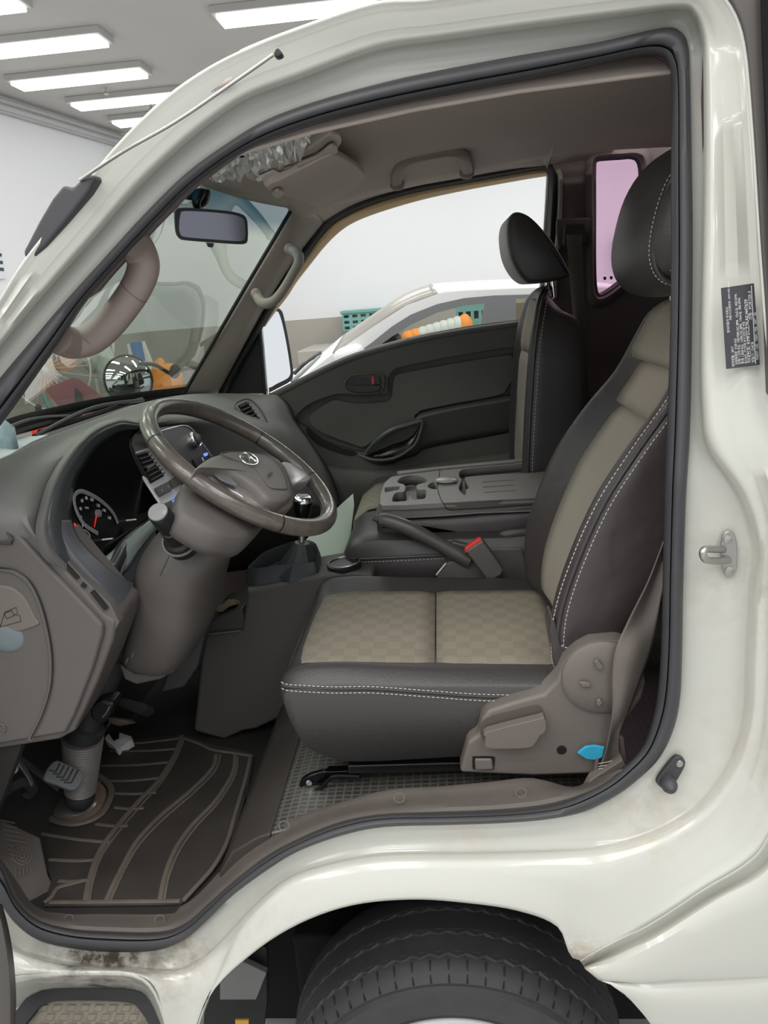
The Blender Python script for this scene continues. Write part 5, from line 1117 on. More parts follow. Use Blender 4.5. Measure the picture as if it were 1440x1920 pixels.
# orient angle so that 'top' (towards the windscreen) is known
ttop = max(np.linspace(0, 2*math.pi, 360), key=lambda t: -wpt(t)[0])
sw = thing('steering_wheel', WC, 'worn leather steering wheel with silver spokes and an oval emblem on its pad', 'steering wheel')
def arcseg(name, t0_, t1_, r, m, n=40): tube(name, [wpt(t) for t in np.linspace(t0_, t1_, n)], r, m, sw, n=18, sub=1)
def ang(px, py):
    p = onp(px, py, WC, wn_)-WC; return math.atan2(np.dot(p, wf), np.dot(p, we))
def seg(name, pa, pb_, r, m):
    a, b = ang(*pa), ang(*pb_)
    while b < a: b += 2*math.pi
    if b-a > math.pi*1.7: a, b = b, a+2*math.pi
    arcseg(name, a, b, r, m)
angs = [ang(*p) % (2*math.pi) for p in ((275,825),(525,985),(617,905),(490,815))]
order = sorted(range(4), key=lambda i: angs[i])
for k in range(4):
    a = angs[order[k]]; b = angs[order[(k+1) % 4]]
    if b < a: b += 2*math.pi
    mid = wpt((a+b)/2); far_side = mid[1] > WC[1]+.05 or mid[0] < WC[0]-.1
    arcseg('rim_section', a+.008, b-.008, .0165, M['rim'])
tube('rim_core', [wpt(t) for t in np.linspace(0, 2*math.pi, 80, endpoint=False)], .0158, M['black'], sw, n=14, closed=True, sub=1)
def wp_(px, py, d=0.0): return onp(px, py, WC+wn_*d, wn_)
# hub pad
pad = [(369,876),(396,857),(440,847),(483,849),(507,854),(529,870),(541,895),(548,924),(543,934),(528,940),(510,938),(494,930),(467,905),(426,884),(385,877)]
D0 = .028
padw = cr([wp_(*p, D0) for p in pad], 3, True); pc_ = sum(padw)/len(padw)
def shr(P, f, d): c_ = sum(P)/len(P); return [c_+(p-c_)*f+wn_*d for p in P]
loft('hub_pad', [shr(padw, 1.0, -.030), shr(padw, 1.005, -.005), shr(padw, .99, -.001), shr(padw, .96, .002), shr(padw, .80, .0045), shr(padw, .5, .0065), shr(padw, .1, .007)], mat('hub_pad_plastic', (.15, .137, .125), .5, bump=.3, bscale=900), sw, sharp=80)
# raised shield inset line
ins_ = [(414,850),(440,847),(483,850),(507,856),(526,873),(538,898),(540,915),(528,917),(508,915),(497,905),(478,880),(455,868),(425,857)]
tube('pad_crease', [wp_(*p, D0+.0065) for p in ins_], .0012, M['plastic'], sw, n=5, closed=True, sub=2)
# lower hub shell behind the pad
low = [(362,884),(395,868),(450,862),(520,862),(549,915),(551,935),(545,952),(520,958),(492,958),(462,940),(430,915),(390,900)]
loww = cr([wp_(*p, .006) for p in low], 3, True)
loft('hub_shell', [shr(loww, .78, -.055), shr(loww, .93, -.03), shr(loww, 1.0, -.008), shr(loww, .97, .004), shr(loww, .6, .008)], mat('hub_shell_plastic', (.16, .145, .14), .35), sw, sharp=80)
# spokes: satin silver, two in view at the near side and the far side
M['spoke'] = mat('mauve_silver_spoke', (.36,.335,.34), .26, metal=.45)
def spoke(pts, d0, m=M['spoke']):
    P_ = cr([wp_(*p, d0) for p in pts], 3, True); loft('spoke', [shr(P_, .95, -.016), shr(P_, 1, -.008), shr(P_, .985, -.001), shr(P_, .94, .002), shr(P_, .88, .003)], m, sw, sharp=80)
spoke([(524,868),(545,869),(572,884),(585,893),(577,905),(560,908),(545,912),(536,892)], .006)
spoke([(416,899),(440,898),(462,910),(488,934),(500,948),(482,950),(455,934),(430,917)], .006)
prism('spoke_insert', [cr([wp_(*p, .020) for p in ((400,884),(420,888),(444,906),(440,910),(415,898))], 2, True)], -wn_*.003, M['silver'], sw)
# emblem: oval with a leaning H; and the small lettering
er = nrm(wf if wf[1] > 0 else -wf); eu = nrm(np.cross(wn_, er)); eu = eu if eu[2] > 0 else -eu
ec = wp_(467, 860, D0+.0095)
sx, sy = .029, .0165
def E_(x, y): return ec+er*x*sx+eu*y*sy*1.0
tube('emblem_oval', [E_(math.cos(a), math.sin(a)) for a in np.linspace(0, 2*math.pi, 32, endpoint=False)], .0012, M['chrome'], sw, n=6, closed=True, sub=1)
for seg_ in (((-.62,-.70),(-.42,-.1),(-.30,.80)), ((.30,-.80),(.42,.1),(.62,.70)), ((-.45,-.22),(-.1,-.12),(.12,.12),(.46,.22))):
    tube('emblem_stroke', [E_(*p) for p in seg_], .0016, M['chrome'], sw, n=6)
text('pad_lettering', 'AIRBAG', wp_(507, 889, D0+.0095), er, eu, .0085, M['plastic_d'], sw, .0002)
# housing of the column just behind the wheel
hsg = [(338,930),(336,955),(350,972),(400,1000),(440,1008),(470,1005),(500,975),(505,960),(470,940),(400,905),(350,900)]
hp0 = cr([wp_(*p, -.035) for p in hsg], 3, True)
loft('wheel_back_cover', [shr(hp0, .96, -.045), shr(hp0, 1.0, -.03), shr(hp0, 1.0, -.004), shr(hp0, .9, .004), shr(hp0, .4, .01)], M['plastic'], sw, sharp=80)
lathe('bolt_hole', at(378, 948, .285) if False else wp_(379, 951, -.0335)+np.array([.0,-.004,0]), (0, -1, 0), [(0,.006),(.001,.005)], M['black'], sw, n=10)

# =================================================================== SEATS
def cushion(name, parent, prof, y0, y1, m, bol=.018, bw=.07, er_=.035):
    P = np.array([(p[0], 0, p[1]) for p in cr([(a, b) for a, b in prof], 5, True)])
    cx_, cz_ = P[:, 0].mean(), P[:, 2].mean(); zt = P[:, 2].max()
    rings = []
    for f in (0, .15, .4, .7, 1):
        sc = 1-.10*(1-math.sin(f*math.pi/2)); rings.append((y0+f*er_, sc))
    ymid = list(np.linspace(y0+er_+.01, y1-er_-.01, 14)); rings += [(y, 1) for y in ymid]
    rings += [(y1-(r[0]-y0), r[1]) for r in reversed(rings[:5])]
    out = []
    for y, sc in rings:
        R_ = []
        dd = min(y-y0, y1-y); b = bol*math.exp(-((dd-bw*.55)/(bw*.42))**2) if dd > 0 else 0
        for p in P:
            up_ = max(0, (p[2]-cz_)/(zt-cz_)); R_.append(np.array([cx_+(p[0]-cx_)*(1-(1-sc)*.6), y, cz_+(p[2]-cz_)*sc+b*up_**3]))
        out.append(R_)
    return loft(name, out, m, parent, sharp=80)
ds = thing('driver_seat', (0, .43, .72), 'driver seat in black leather with beige checked fabric centre panels', 'seat')
prof_d = [(.22,.80),(.0,.795),(-.18,.79),(-.24,.80),(-.285,.825),(-.306,.865),(-.318,.91),(-.318,.938),(-.290,.952),(-.22,.955),(-.1,.950),(.05,.944),(.16,.940),(.24,.935)]
cushion('seat_cushion', ds, prof_d, .195, .705, M['leather'], bol=.022)
# fabric insert on the cushion: two panels with a seam between
def topz(x): return np.interp(x, [-.322,-.30,-.27,-.22,-.1,.05,.16,.24], [.925,.948,.955,.958,.953,.947,.943,.938])
def insert(x0, x1, nm_='fabric_panel'):
    xs = np.linspace(x0, x1, 9); yy = [.255, .29, .36, .44, .52, .575, .605]
    rr2 = []
    for y in yy:
        rr2.append([np.array([x, y, topz(x)+.006-.007*(((y-.438)/.167)**4)-.004*(1 if x in (xs[0], xs[-1]) else 0)+(.004 if y in (.255, .605) else 0)]) for x in xs])
    loft(nm_, rr2, M['fabric'], ds, caps=False, closed=False, solid=.006, sharp=80)
insert(-.322, -.042); insert(-.038, .20)
# side seam + stitching along the near side
seam = [at(*p) for p in ((528,1284,.196),(545,1289,.196),(620,1293,.194),(700,1293,.193),(800,1300,.193),(900,1307,.193),(1000,1309,.194))]
tube('seam_welt', [p+np.array([0, .004, 0]) for p in seam], .004, M['leather'], ds, n=8)
stitches('side_stitching', [p+np.array([0, -.003, -.005]) for p in seam], M['thread'], ds, .005, .003)
stitches('side_stitching', [p+np.array([0, -.001, .006]) for p in seam], M['thread'], ds, .005, .003)
# backrest
def backrest(parent, st, m, rc=1.0, bol=.02, flip=1, nr=40, thick=1.0):
    """st: (x, z, y0, y1, thickness) along the front line of the near bolster, bottom to top"""
    S = cr([np.array(s_, float) for s_ in st], 4); rings = []
    for i, s_ in enumerate(S):
        a, b = S[max(i-1, 0)], S[min(i+1, len(S)-1)]
        tx, tz = b[0]-a[0], b[1]-a[1]; l_ = math.hypot(tx, tz); fx, fz = -tz/l_, tx/l_     # forward normal
        x, z, y0, y1, th_ = s_; w = y1-y0
        pts = [(y0+.0*w, -.35), (y0+.0*w, -.12), (y0+.03*w, -.01), (y0+.08*w, .0), (y0+.15*w, -.10*rc), (y0+.26*w, -.30*rc), (y0+.5*w, -.36*rc), (y0+.70*w, -.30*rc), (y1-.17*w, -.14*rc), (y1-.09*w, .0), (y1-.03*w, -.01), (y1, -.12), (y1, -.35), (y1-.02*w, -.85), (y1-.10*w, -1.0), (y0+.5*w, -1.02), (y0+.10*w, -1.0), (y0+.02*w, -.85)]
        rings.append([np.array([x+fx*q_[1]*th_, q_[0], z+fz*q_[1]*th_]) for q_ in cr([np.array(p) for p in pts], 3, True)])
    return loft('backrest', rings, m, parent, sharp=80), S
std = [(.180,.93,.225,.655,.09),(.163,.98,.205,.665,.12),(.165,1.06,.195,.668,.15),(.190,1.15,.192,.668,.165),(.236,1.255,.195,.665,.165),(.293,1.34,.205,.655,.155),(.352,1.415,.225,.635,.145),(.383,1.48,.255,.61,.13),(.402,1.53,.30,.565,.11),(.425,1.555,.36,.50,.06)]
bk, Sd = backrest(ds, std, M['leather_b'])
# fabric strip on the backrest (upper and lower piece)
def strip(parent, S, a, b, fn=.30, ff=.80, rc=1.0, off=.112, th_up=.006, nm_='fabric_panel', m=M['fabric_p']):
    rr2 = []
    for i in range(a, b):
        p0, p1 = S[max(i-1, 0)], S[min(i+1, len(S)-1)]; tx, tz = p1[0]-p0[0], p1[1]-p0[1]; l_ = math.hypot(tx, tz); fx, fz = -tz/l_, tx/l_
        x, z, y0, y1, th_ = S[i]; w = y1-y0; row = []
        for f in np.linspace(fn, ff, 9):
            d_ = np.interp(f, [0,.03,.08,.15,.20,.26,.38,.5,.6,.70,.77,.83,.91,.97,1], [-.12,-.01,0,-.10*rc,-.21*rc,-.30*rc,-.346*rc,-.36*rc,-.346*rc,-.30*rc,-.22*rc,-.14*rc,0,-.01,-.12])*th_+th_up-(.006 if f in (fn, ff) else 0)-(.004 if i in (a, b-1) else 0)
            row.append(np.array([x+fx*d_, y0+f*w, z+fz*d_]))
        rr2.append(row)
    loft(nm_, rr2, m, parent, caps=False, closed=False, solid=.005, sharp=80)
strip(ds, Sd, 2, 23, .16, .77); strip(ds, Sd, 22, 27, .14, .82); strip(ds, Sd, 26, 37, .10, .90)
# near edge stitching on the backrest
edge = []
for i in range(1, len(Sd)-3):
    x, z, y0, y1, th_ = Sd[i]; p0, p1 = Sd[i-1], Sd[i+1]; tx, tz = p1[0]-p0[0], p1[1]-p0[1]; l_ = math.hypot(tx, tz); fx, fz = -tz/l_, tx/l_
    edge.append((np.array([x-fx*.002, y0+.006, z-fz*.002]), np.array([fx, 0, fz])))
tube('edge_welt', [p-f*.006+np.array([0, -.002, 0]) for p, f in edge[1:]], .0045, M['leather'], ds, n=8, sub=2)
stitches('edge_stitching', [p-f*.016+np.array([0, -.006, 0]) for p, f in edge[1:]], M['thread'], ds, .005, .003)
stitches('edge_stitching', [p+f*.004+np.array([0, -.003, 0]) for p, f in edge[1:]], M['thread'], ds, .005, .003)
stitches('lower_stitching', A([(1052,1210,.195),(1070,1216,.192),(1100,1213,.19),(1140,1203,.19),(1170,1198,.19)], 0), M['thread'], ds, .004, .003)
prism('lower_skirt', [cr(A([(1040,1160),(1052,1212),(1075,1218),(1050,1256),(1042,1250),(1030,1180)], .197), 2, True)], (0, .06, 0), M['leather_b'], ds, .006, 3)
tube('rear_hook', A([(1262,828,.19),(1256,838,.185),(1253,848,.185),(1257,852,.188)], 0), .004, M['plastic_l'], ds, n=8)
# headrest
hc0 = np.array([.418, .43, 1.682])
ellipsoid('headrest', hc0, ((.098, 0, .0), (0, .155, 0), (.028, 0, .122)), M['leather'], ds, p=2.5, n=44, nv=28)
hr = []
for a in np.linspace(0, 2*math.pi, 30, endpoint=False):
    hr.append(hc0+np.array([.012, -.118, 0])+np.array([.098, 0, 0])*.80*math.copysign(abs(math.cos(a))**.8, math.cos(a))+np.array([.028, 0, .122])*.86*math.copysign(abs(math.sin(a))**.8, math.sin(a)))
tube('headrest_welt', hr, .005, M['leather'], ds, n=8, closed=True, sub=2)
stitches('headrest_stitching', [p+np.array([-.008, -.003, 0]) for p in hr]+[hr[0]], M['thread'], ds, .004, .003)
stitches('headrest_stitching', [hc0+(p-hc0)*np.array([.86, 1.07, .86]) for p in hr]+[hc0+(hr[0]-hc0)*np.array([.86, 1.07, .86])], M['thread'], ds, .004, .003)
for y in (.37, .49): tube('headrest_post', [(.43, y, 1.50), (.425, y, 1.62)], .006, M['chrome'], ds, n=10, sub=1)
# track, cover, knobs
box('seat_track', (-.215, .235, .745), (.25, .275, .765), M['black'], ds, .004)
box('seat_track', (-.215, .60, .745), (.25, .64, .765), M['black'], ds, .004)
prism('seat_frame', [[(-.19,.27,.765),(-.16,.27,.80),(.25,.27,.81),(.25,.27,.765)]], (0, .34, 0), M['matte'], ds)
adj = [(862,1450),(865,1438),(877,1392),(897,1378),(905,1345),(918,1332),(960,1318),(1020,1302),(1045,1275),(1060,1240),(1085,1218),(1110,1205),(1160,1202),(1190,1212),(1205,1240),(1212,1280),(1205,1310),(1180,1345),(1150,1400),(1140,1430),(1120,1452),(1000,1456)]
prism('side_cover', [A(adj, .165)], (0, .045, 0), M['plastic_l'], ds, .007, 4)
lathe('recliner_boss', at(1128, 1268, .165), (0, -1, 0), [(0,.066),(.006,.065),(.012,.056),(.014,.03),(.014,.001)], M['plastic_l'], ds, n=40)
for pts in (((1112,1238),(1120,1233),(1131,1247),(1127,1255),(1119,1252)), ((1084,1276),(1098,1276),(1107,1279),(1106,1286),(1090,1286)), ((1118,1310),(1124,1307),(1130,1315),(1124,1322),(1117,1320))):
    prism('boss_rib', [A(pts, .150)], (0, -.006, 0), M['plastic_l'], ds, .002)
rl = [(903,1380),(900,1368),(907,1352),(922,1343),(960,1333),(1000,1323),(1014,1325),(1021,1340),(1023,1357),(1018,1367),(1010,1373),(1003,1392),(992,1397),(950,1398),(912,1396)]
prism('lever_recess', [cr(A(rl, .1635), 2, True)], (0, .003, 0), mat('recess_plastic', (.085,.073,.064), .6), ds)
prism('recline_lever', [cr(A([(910,1372),(912,1362),(1006,1338),(1018,1336),(1022,1350),(1018,1364),(1010,1368),(1000,1385),(985,1392),(918,1393),(908,1385)], .160), 2, True)], (0, -.018, 0), M['plastic_l'], ds, .006, 4)
prism('button_surround', [cr(A([(886,1420),(890,1418),(924,1418),(928,1424),(926,1440),(922,1443),(890,1442),(886,1438)], .1645), 2, True)], (0, -.001, 0), M['black'], ds)
prism('push_button', [A([(890,1420),(922,1420),(925,1440),(891,1441)], .1635)], (0, -.006, 0), M['plastic_l'], ds, .003, 3)
lathe('bolt_recess', at(1053, 1406, .1645), (0, -1, 0), [(0,.0085),(.0008,.0085)], M['black'], ds, n=16)
# slide lever under the seat
sl = thing('seat_slide_lever', at(600, 1470, .27), 'shiny black seat slide lever in front of the seat rail on the floor', 'lever')
prism('lever_plate', [cr(A([(560,1478),(566,1462),(585,1452),(612,1446),(622,1455),(612,1466),(595,1478),(575,1489),(562,1488)], .25), 3, True)], (0, .012, 0), M['gloss'], sl, .004, 3)
tube('lever_bar', A([(560,1488,.243),(575,1491,.24),(600,1478,.238),(617,1461,.238),(630,1454,.238),(674,1455,.24)], 0), .0048, M['gloss'], sl, n=8)
prism('lever_tongue', [A([(612,1447),(672,1445),(674,1452),(622,1456)], .245)], (0, .02, 0), M['gloss'], sl, .002)
lathe('lever_bolt', at(580, 1466, .249), (0, -1, 0), [(0,.007),(.004,.006),(.005,.003)], M['chrome'], sl, n=14)

# ---- seat belt on the driver's side
sb_ = thing('driver_seat_belt', at(1140, 1450, .15), 'twisted taupe seat belt hanging down in front of the door pillar to its floor anchor', 'seat belt')
L_l = [(1246,1010,.20),(1215,1090,.17),(1180,1160,.15),(1155,1215,.14),(1148,1270,.135),(1148,1330,.135),(1140,1390,.14),(1128,1430,.145),(1120,1452,.15)]
L_r = [(1262,1010,.22),(1250,1065,.19),(1236,1140,.17),(1222,1215,.155),(1202,1270,.15),(1180,1330,.15),(1160,1380,.15),(1164,1425,.155),(1170,1440,.16)]
L_m = [((a[0]+b[0])/2, (a[1]+b[1])/2, (a[2]+b[2])/2+.012*((-1)**(i//3))) for i, (a, b) in enumerate(zip(L_l, L_r))]
grid('belt_webbing', [[at(*p) for p in L_l], [at(*p) for p in L_m], [at(*p) for p in L_r]], M['webbing'], sb_, nu=5, nv=4, thick=.0018)
prism('belt_anchor', [A([(1118,1420),(1124,1424),(1120,1460),(1112,1462)], .15), ], (0, .03, 0), M['trimd'], sb_, .002)
prism('belt_anchor', [A([(1160,1382),(1170,1384),(1176,1430),(1164,1436)], .16), ], (0, .03, 0), M['trimd'], sb_, .002)
for k in range(6): tube('woven_stitch', A([(1122,1432+k*5,.143),(1163,1424+k*5+(k % 2)*3,.150)], 0), .0007, M['thread'], sb_, n=4, sub=1)
props(prism('blue_tag', [A([(1083,1413),(1098,1401),(1115,1399),(1134,1402),(1130,1420),(1118,1425),(1100,1424)], .152)], (0, .006, 0), M['cyan'], None, .001), 'bright blue folded card tucked between the seat cover and the belt anchor', 'card')
prism('sill_corner_cover', [A([(1108,1462),(1168,1424),(1174,1436),(1120,1476),(1095,1486)], .135)], (0, .02, 0), M['plastic_l'], cab, .002)

# ---- passenger seat: wide cushion, upright backrest
ps = thing('passenger_seat', (.1, 1.15, .75), 'passenger bench seat in black leather with an upright backrest and beige strip', 'seat')
prof_p = [(.30,.86),(.0,.86),(-.18,.86),(-.235,.875),(-.262,.92),(-.268,.965),(-.262,1.0),(-.235,1.028),(-.18,1.036),(-.05,1.03),(.15,1.025),(.3,1.02)]
cushion('seat_cushion', ps, prof_p, .765, 1.44, M['leather'], bol=.004, bw=.1)
xs = np.linspace(-.262, .1, 10)
loft('fabric_panel', [[np.array([x, y, np.interp(x, [-.268,-.262,-.235,-.18,.1], [.97,1.005,1.033,1.041,1.034])+.003]) for x in [-.27,-.268]+list(xs)] for y in (1.02,1.06,1.12,1.2,1.26,1.30)], M['fabric'], ps, caps=False, closed=False, solid=.005)
wl = A([(645,1040,.768),(652,1045,.766),(700,1052,.766),(760,1058,.766),(840,1062,.766)], 0)
tube('seam_welt', [(-.262,.80,.985),(-.255,.772,.985),(-.2,.765,.985),(0,.763,.985),(.2,.765,.985)], .004, M['leather'], ps, n=8)
stitches('side_stitching', [(-.258,.774,.977),(-.2,.762,.977),(-.05,.760,.977),(.1,.760,.977)], M['thread'], ps, .005, .004)
stp_ = [(.205,1.02,1.02,1.45,.12),(.200,1.10,1.01,1.45,.145),(.205,1.20,1.005,1.45,.155),(.215,1.32,1.01,1.45,.155),(.228,1.44,1.02,1.43,.14),(.242,1.51,1.04,1.40,.125),(.256,1.555,1.075,1.36,.10),(.275,1.58,1.12,1.31,.07),(.295,1.592,1.18,1.26,.03)]
bk2, Sp = backrest(ps, stp_, M['leather'], rc=.5)
strip(ps, Sp, 2, 16, .15, .8, rc=.5); strip(ps, Sp, 15, 26, .17, .8, rc=.5)
ed = []
for i in range(1, len(Sp)-4): ed.append(np.array([Sp[i][0]+.012, Sp[i][2]-.001, Sp[i][1]]))
tube('edge_welt', ed, .004, M['leather'], ps, n=8, sub=1)
stitches('edge_stitching', [p+np.array([.012, -.001, 0]) for p in ed], M['thread'], ps)
hpx = [(968,397),(992,405),(1019,431),(1041,460),(1060,493),(1069,515),(1052,524),(1016,531),(989,530),(968,509),(954,477),(949,436),(954,409)]
hw = [at(*p, 1.09) for p in hpx]
pillow('headrest', hw, 1.07, 1.37, .035, M['leather'], ps, sub=4, bulge=.35)
for y in (1.16, 1.28): tube('headrest_post', [(.31, y, 1.56), (.305, y, 1.62)], .006, M['chrome'], ps, n=10, sub=1)

# ---- folded middle backrest carrying the console tray
ft = thing('centre_console_tray', (0, .9, 1.03), 'folded middle backrest with a grey cup holder tray and oval latch on top', 'console')
sidep = [(705,975),(706,1000),(712,1020),(726,1036),(760,1046),(830,1050),(1000,1046),(1030,1046),(1060,980),(1060,935),(1000,950),(800,968),(718,965)]
pw = [at(*p, .80) for p in sidep]
pillow('folded_backrest', [at(*p, .80) for p in [(704,985),(708,1010),(722,1032),(750,1042),(830,1048),(1000,1046),(1060,1040),(1070,950),(1000,952),(850,965),(715,968)]], .80, 1.12, .03, M['leather'], ft, sub=3)
stitches('piping_stitching', A([(706,985,.795),(708,1008,.795),(722,1028,.797),(745,1038,.797),(800,1041,.797),(835,1042,.797)], 0), M['thread'], ft, .004, .003)
# tray: lies on plane through three points
T0, T1, T2 = at(718,947,.795), at(1000,933,.795), at(1010,870,1.06)
tn_ = nrm(np.cross(T1-T0, T2-T0)); tn_ = tn_ if tn_[2] > 0 else -tn_
def tt(px, py, d=0): return onp(px, py, T0, tn_)+tn_*d
tray = [tt(*p) for p in ((716,948),(712,942),(714,925),(721,905),(734,894),(760,888),(825,881),(880,876),(960,869),(1020,864),(1060,855),(1075,925),(1000,934),(900,938),(831,943),(760,947))]
cup = [tt(*p) for p in ((745,902),(752,895),(770,891),(788,893),(800,899),(797,905),(782,909),(783,918),(797,918),(799,922),(797,934),(785,936),(772,936),(768,930),(766,938),(750,940),(735,940),(738,928),(745,923),(757,922),(760,915),(757,908),(748,906))]
latch = [tt(*p) for p in ((802,910),(810,904),(815,905),(820,916),(812,917),(803,914))]
tri = [tt(*p) for p in ((721,914),(740,912),(750,912),(748,918),(728,922),(722,923))]
low_ = [tt(*p) for p in ((860,888),(866,881),(885,878),(940,873),(1000,868),(1018,868),(1022,884),(960,888),(886,893),(872,896),(874,903),(880,914),(874,918),(874,926),(870,928),(862,920),(860,912),(866,900),(862,895))]
slots = [[tt(*p) for p in ((a, b-1),(a+60, b-5),(a+62, b-3.6),(a+1, b+.8))] for a, b in ((904,904),(905,913.5),(907,923.5))]
TR = mat('tray_grey_plastic', (.185,.172,.165), .45, bump=.2, bscale=700)
def R2(L): return cr(L, 2, True)
prism('tray_top', [tray, R2(cup), R2(latch), tri, R2(low_)]+slots, -tn_*.012, TR, ft, smooth=False)
prism('tray_floor', [[p-tn_*.030 for p in tray]], -tn_*.004, TR, ft)
for L_ in (cup, low_, latch, tri):
    Q = R2(L_); dep = .028 if L_ is not low_ else .022
    loft('recess_wall', [[p-tn_*.001 for p in Q], [p-tn_*dep for p in Q]], M['plastic'], ft, caps=False, solid=.001)
prism('lid_floor', [[p-tn_*.022 for p in R2(low_)]], -tn_*.002, TR, ft)
for L_ in slots: prism('slot_floor', [[p-tn_*.006 for p in L_]], -tn_*.002, M['matte'], ft)
prism('tray_side', [[tt(*p) for p in ((716,948),(712,942))]+[at(708,950,.80),at(708,972,.80),at(830,966,.80),at(1000,953,.80),at(1075,945,.80)]+[tt(*p) for p in ((1075,925),(1000,934),(900,938),(831,943),(760,947))]], (0, .012, 0), TR, ft, .002)
prism('lid_side', [[tt(831,943)+np.array([0,-.002,0]),at(834,950,.793),at(842,955,.793),at(900,953,.793),at(1075,940,.793),tt(1075,926)+np.array([0,-.002,0]),tt(1000,935)+np.array([0,-.002,0]),tt(900,939)+np.array([0,-.002,0])]], (0, .006, 0), M['plastic'], ft, .001)
tube('lid_gap', [tt(825,881,.001), tt(822,900,.001), tt(820,915,.001), tt(826,935,.001), tt(832,944,.001), at(840,955,.789), at(870,955,.789), at(1040,943,.789)], .0009, M['black'], ft, n=5, sub=3)
ellipsoid('oval_latch', tt(837,904,.006), (nrm(tt(860,903)-tt(815,904))*.030, nrm(tt(837,895)-tt(837,912))*.022, tn_*.006), mat('latch_silver_grey', (.30,.29,.285), .3), ft, n=28, nv=12)
prism('far_edge_ridge', [[tt(*p) for p in ((745,891),(825,881),(960,869),(1060,855),(1060,850),(960,864),(825,877),(745,886))]], tn_*.004, TR, ft, .001)
tube('release_handle', A([(938,1004,.79),(950,1001,.78),(975,998,.78),(1010,996,.79)], 0), [.006,.009,.009,.008], M['plastic'], ft, n=10)

# ---- handbrake and buckle console
hb = thing('handbrake', at(850, 1060, .75), 'dark grey handbrake lever raised beside the driver seat', 'handbrake')
tube('lever_grip', A([(712,975,.74),(730,977,.738),(770,992,.735),(815,1015,.735),(850,1035,.735),(880,1050,.735)], 0), [.0145,.0175,.0178,.0165,.018,.020], M['plastic_d'] if False else mat('handbrake_plastic', (.075,.07,.067), .35), hb, n=16)
tube('release_button', A([(700,971,.742),(706,973,.741),(716,976,.74)], 0), [.0065,.0075,.0085], M['plastic_d'], hb, n=12)
prism('lever_bracket', [A([(823,1030),(850,1015),(890,1025),(905,1050),(890,1075),(860,1075),(838,1055)], .75)], (0, .02, 0), bpy.data.materials['handbrake_plastic'], hb, .006, 3)
prism('bracket_cover', [A([(820,1080),(838,1055),(850,1052),(872,1045),(890,1052),(935,1110),(820,1095)], .735)], (0, .05, 0), M['plastic'], hb, .006, 3)
tube('bracket_edge', A([(818,1078,.73),(836,1056,.73)], 0), .002, M['silver_p'], hb, n=6, sub=1)
cb = thing('rear_floor_console', at(960, 1120, .78), 'grey plastic box beside the driver seat next to the belt buckle', 'console box')
prism('console_box', [A([(905,1032),(920,1028),(980,1027),(985,1050),(998,1100),(1004,1118),(960,1120),(940,1110),(925,1075)], .76)], (0, .16, 0), M['plastic'], cb, .006, 3)
ellipsoid('coin_recess', at(945, 1036, .79), ((.022,0,.0),(0,.012,0),(0,0,.003)), M['plastic_d'], cb, n=16, nv=6)
bk_ = thing('seat_belt_buckle', at(920, 1090, .70), 'grey seat belt buckle with a red press button beside the handbrake', 'buckle')
u_ = nrm(at(942,1070,.70)-at(890,1022,.70)); 
prism('buckle_body', [A([(873,1034),(905,1013),(944,1068),(941,1078),(921,1091),(914,1088)], .69)], (0, .028, 0), mat('buckle_plastic', (.095,.088,.082), .45), bk_, .005, 3)
prism('red_button', [A([(871,1032),(875,1026),(897,1011),(903,1011),(903,1017),(877,1036),(872,1037)], .695)], (0, .018, 0), M['red'], bk_, .002)

# ---- gear lever and floor console
fc = thing('gear_console', at(480, 1300, .65), 'tall dark grey floor console carrying the gear lever and an ashtray lid', 'console')
rows_f = [[(462,1112,.62),(505,1103,.62),(560,1092,.625),(600,1083,.63),(640,1080,.66),(690,1085,.70)],
          [(458,1160,.615),(505,1160,.615),(560,1150,.62),(600,1140,.62),(640,1140,.65),(690,1140,.70)],
          [(400,1280,.60),(470,1270,.60),(540,1260,.60),(590,1250,.61),(640,1240,.64),(690,1240,.70)],
          [(362,1370,.60),(430,1378,.60),(480,1360,.58),(530,1340,.56),(600,1340,.60),(690,1340,.70)]]
cside = A([(462,1108),(505,1098),(600,1078),(640,1072),(700,1075),(700,1340),(640,1340),(535,1342),(480,1368),(455,1372),(420,1388),(362,1372),(368,1320),(380,1195),(395,1188),(452,1182),(458,1150)], .70)
prism('console_body', [cside], (0, .15, 0), mat('console_dark_plastic', (.075,.068,.063), .6, bump=.2, bscale=700), fc, .010, 4)
prism('console_top', [[at(*p) for p in ((463,1106,.705),(600,1082,.705),(660,1080,.74),(695,1068,.82),(660,1052,.85),(600,1048,.87),(560,1045,.86),(490,1062,.83),(470,1080,.75))]], (0, 0, -.03), M['plastic'], fc, .004)
prism('bin_front', [cr(A([(372,1200),(382,1180),(400,1166),(440,1150),(455,1140),(455,1182),(420,1188),(392,1192),(378,1204)], .705), 2, True)], (0, .2, 0), M['plastic_d'], fc, .004)
tube('bin_edge', A([(374,1204,.70),(380,1195,.698),(392,1190,.697),(452,1183,.697)], 0), .003, M['plastic'], fc, n=6)
props(prism('foil_wrapper', [A([(404,1138),(418,1131),(428,1123),(438,1127),(442,1134),(430,1137),(416,1148),(406,1147)], .74)], (0, .05, -.02), mat('wrapper_brown', (.22,.17,.10), .3, metal=.3), None, .002), 'small crumpled brown wrapper lying in the dark bin in front of the gear console', 'wrapper')
AT = at(646,1064,.742)+np.array([0,0,.006])
lathe('ashtray_lid', AT, (-.05,0,1), [(-.012,.040),(-.002,.042),(.006,.042),(.008,.039),(.008,.036),(.006,.035),(.0065,.001)], M['black'], fc, n=40)
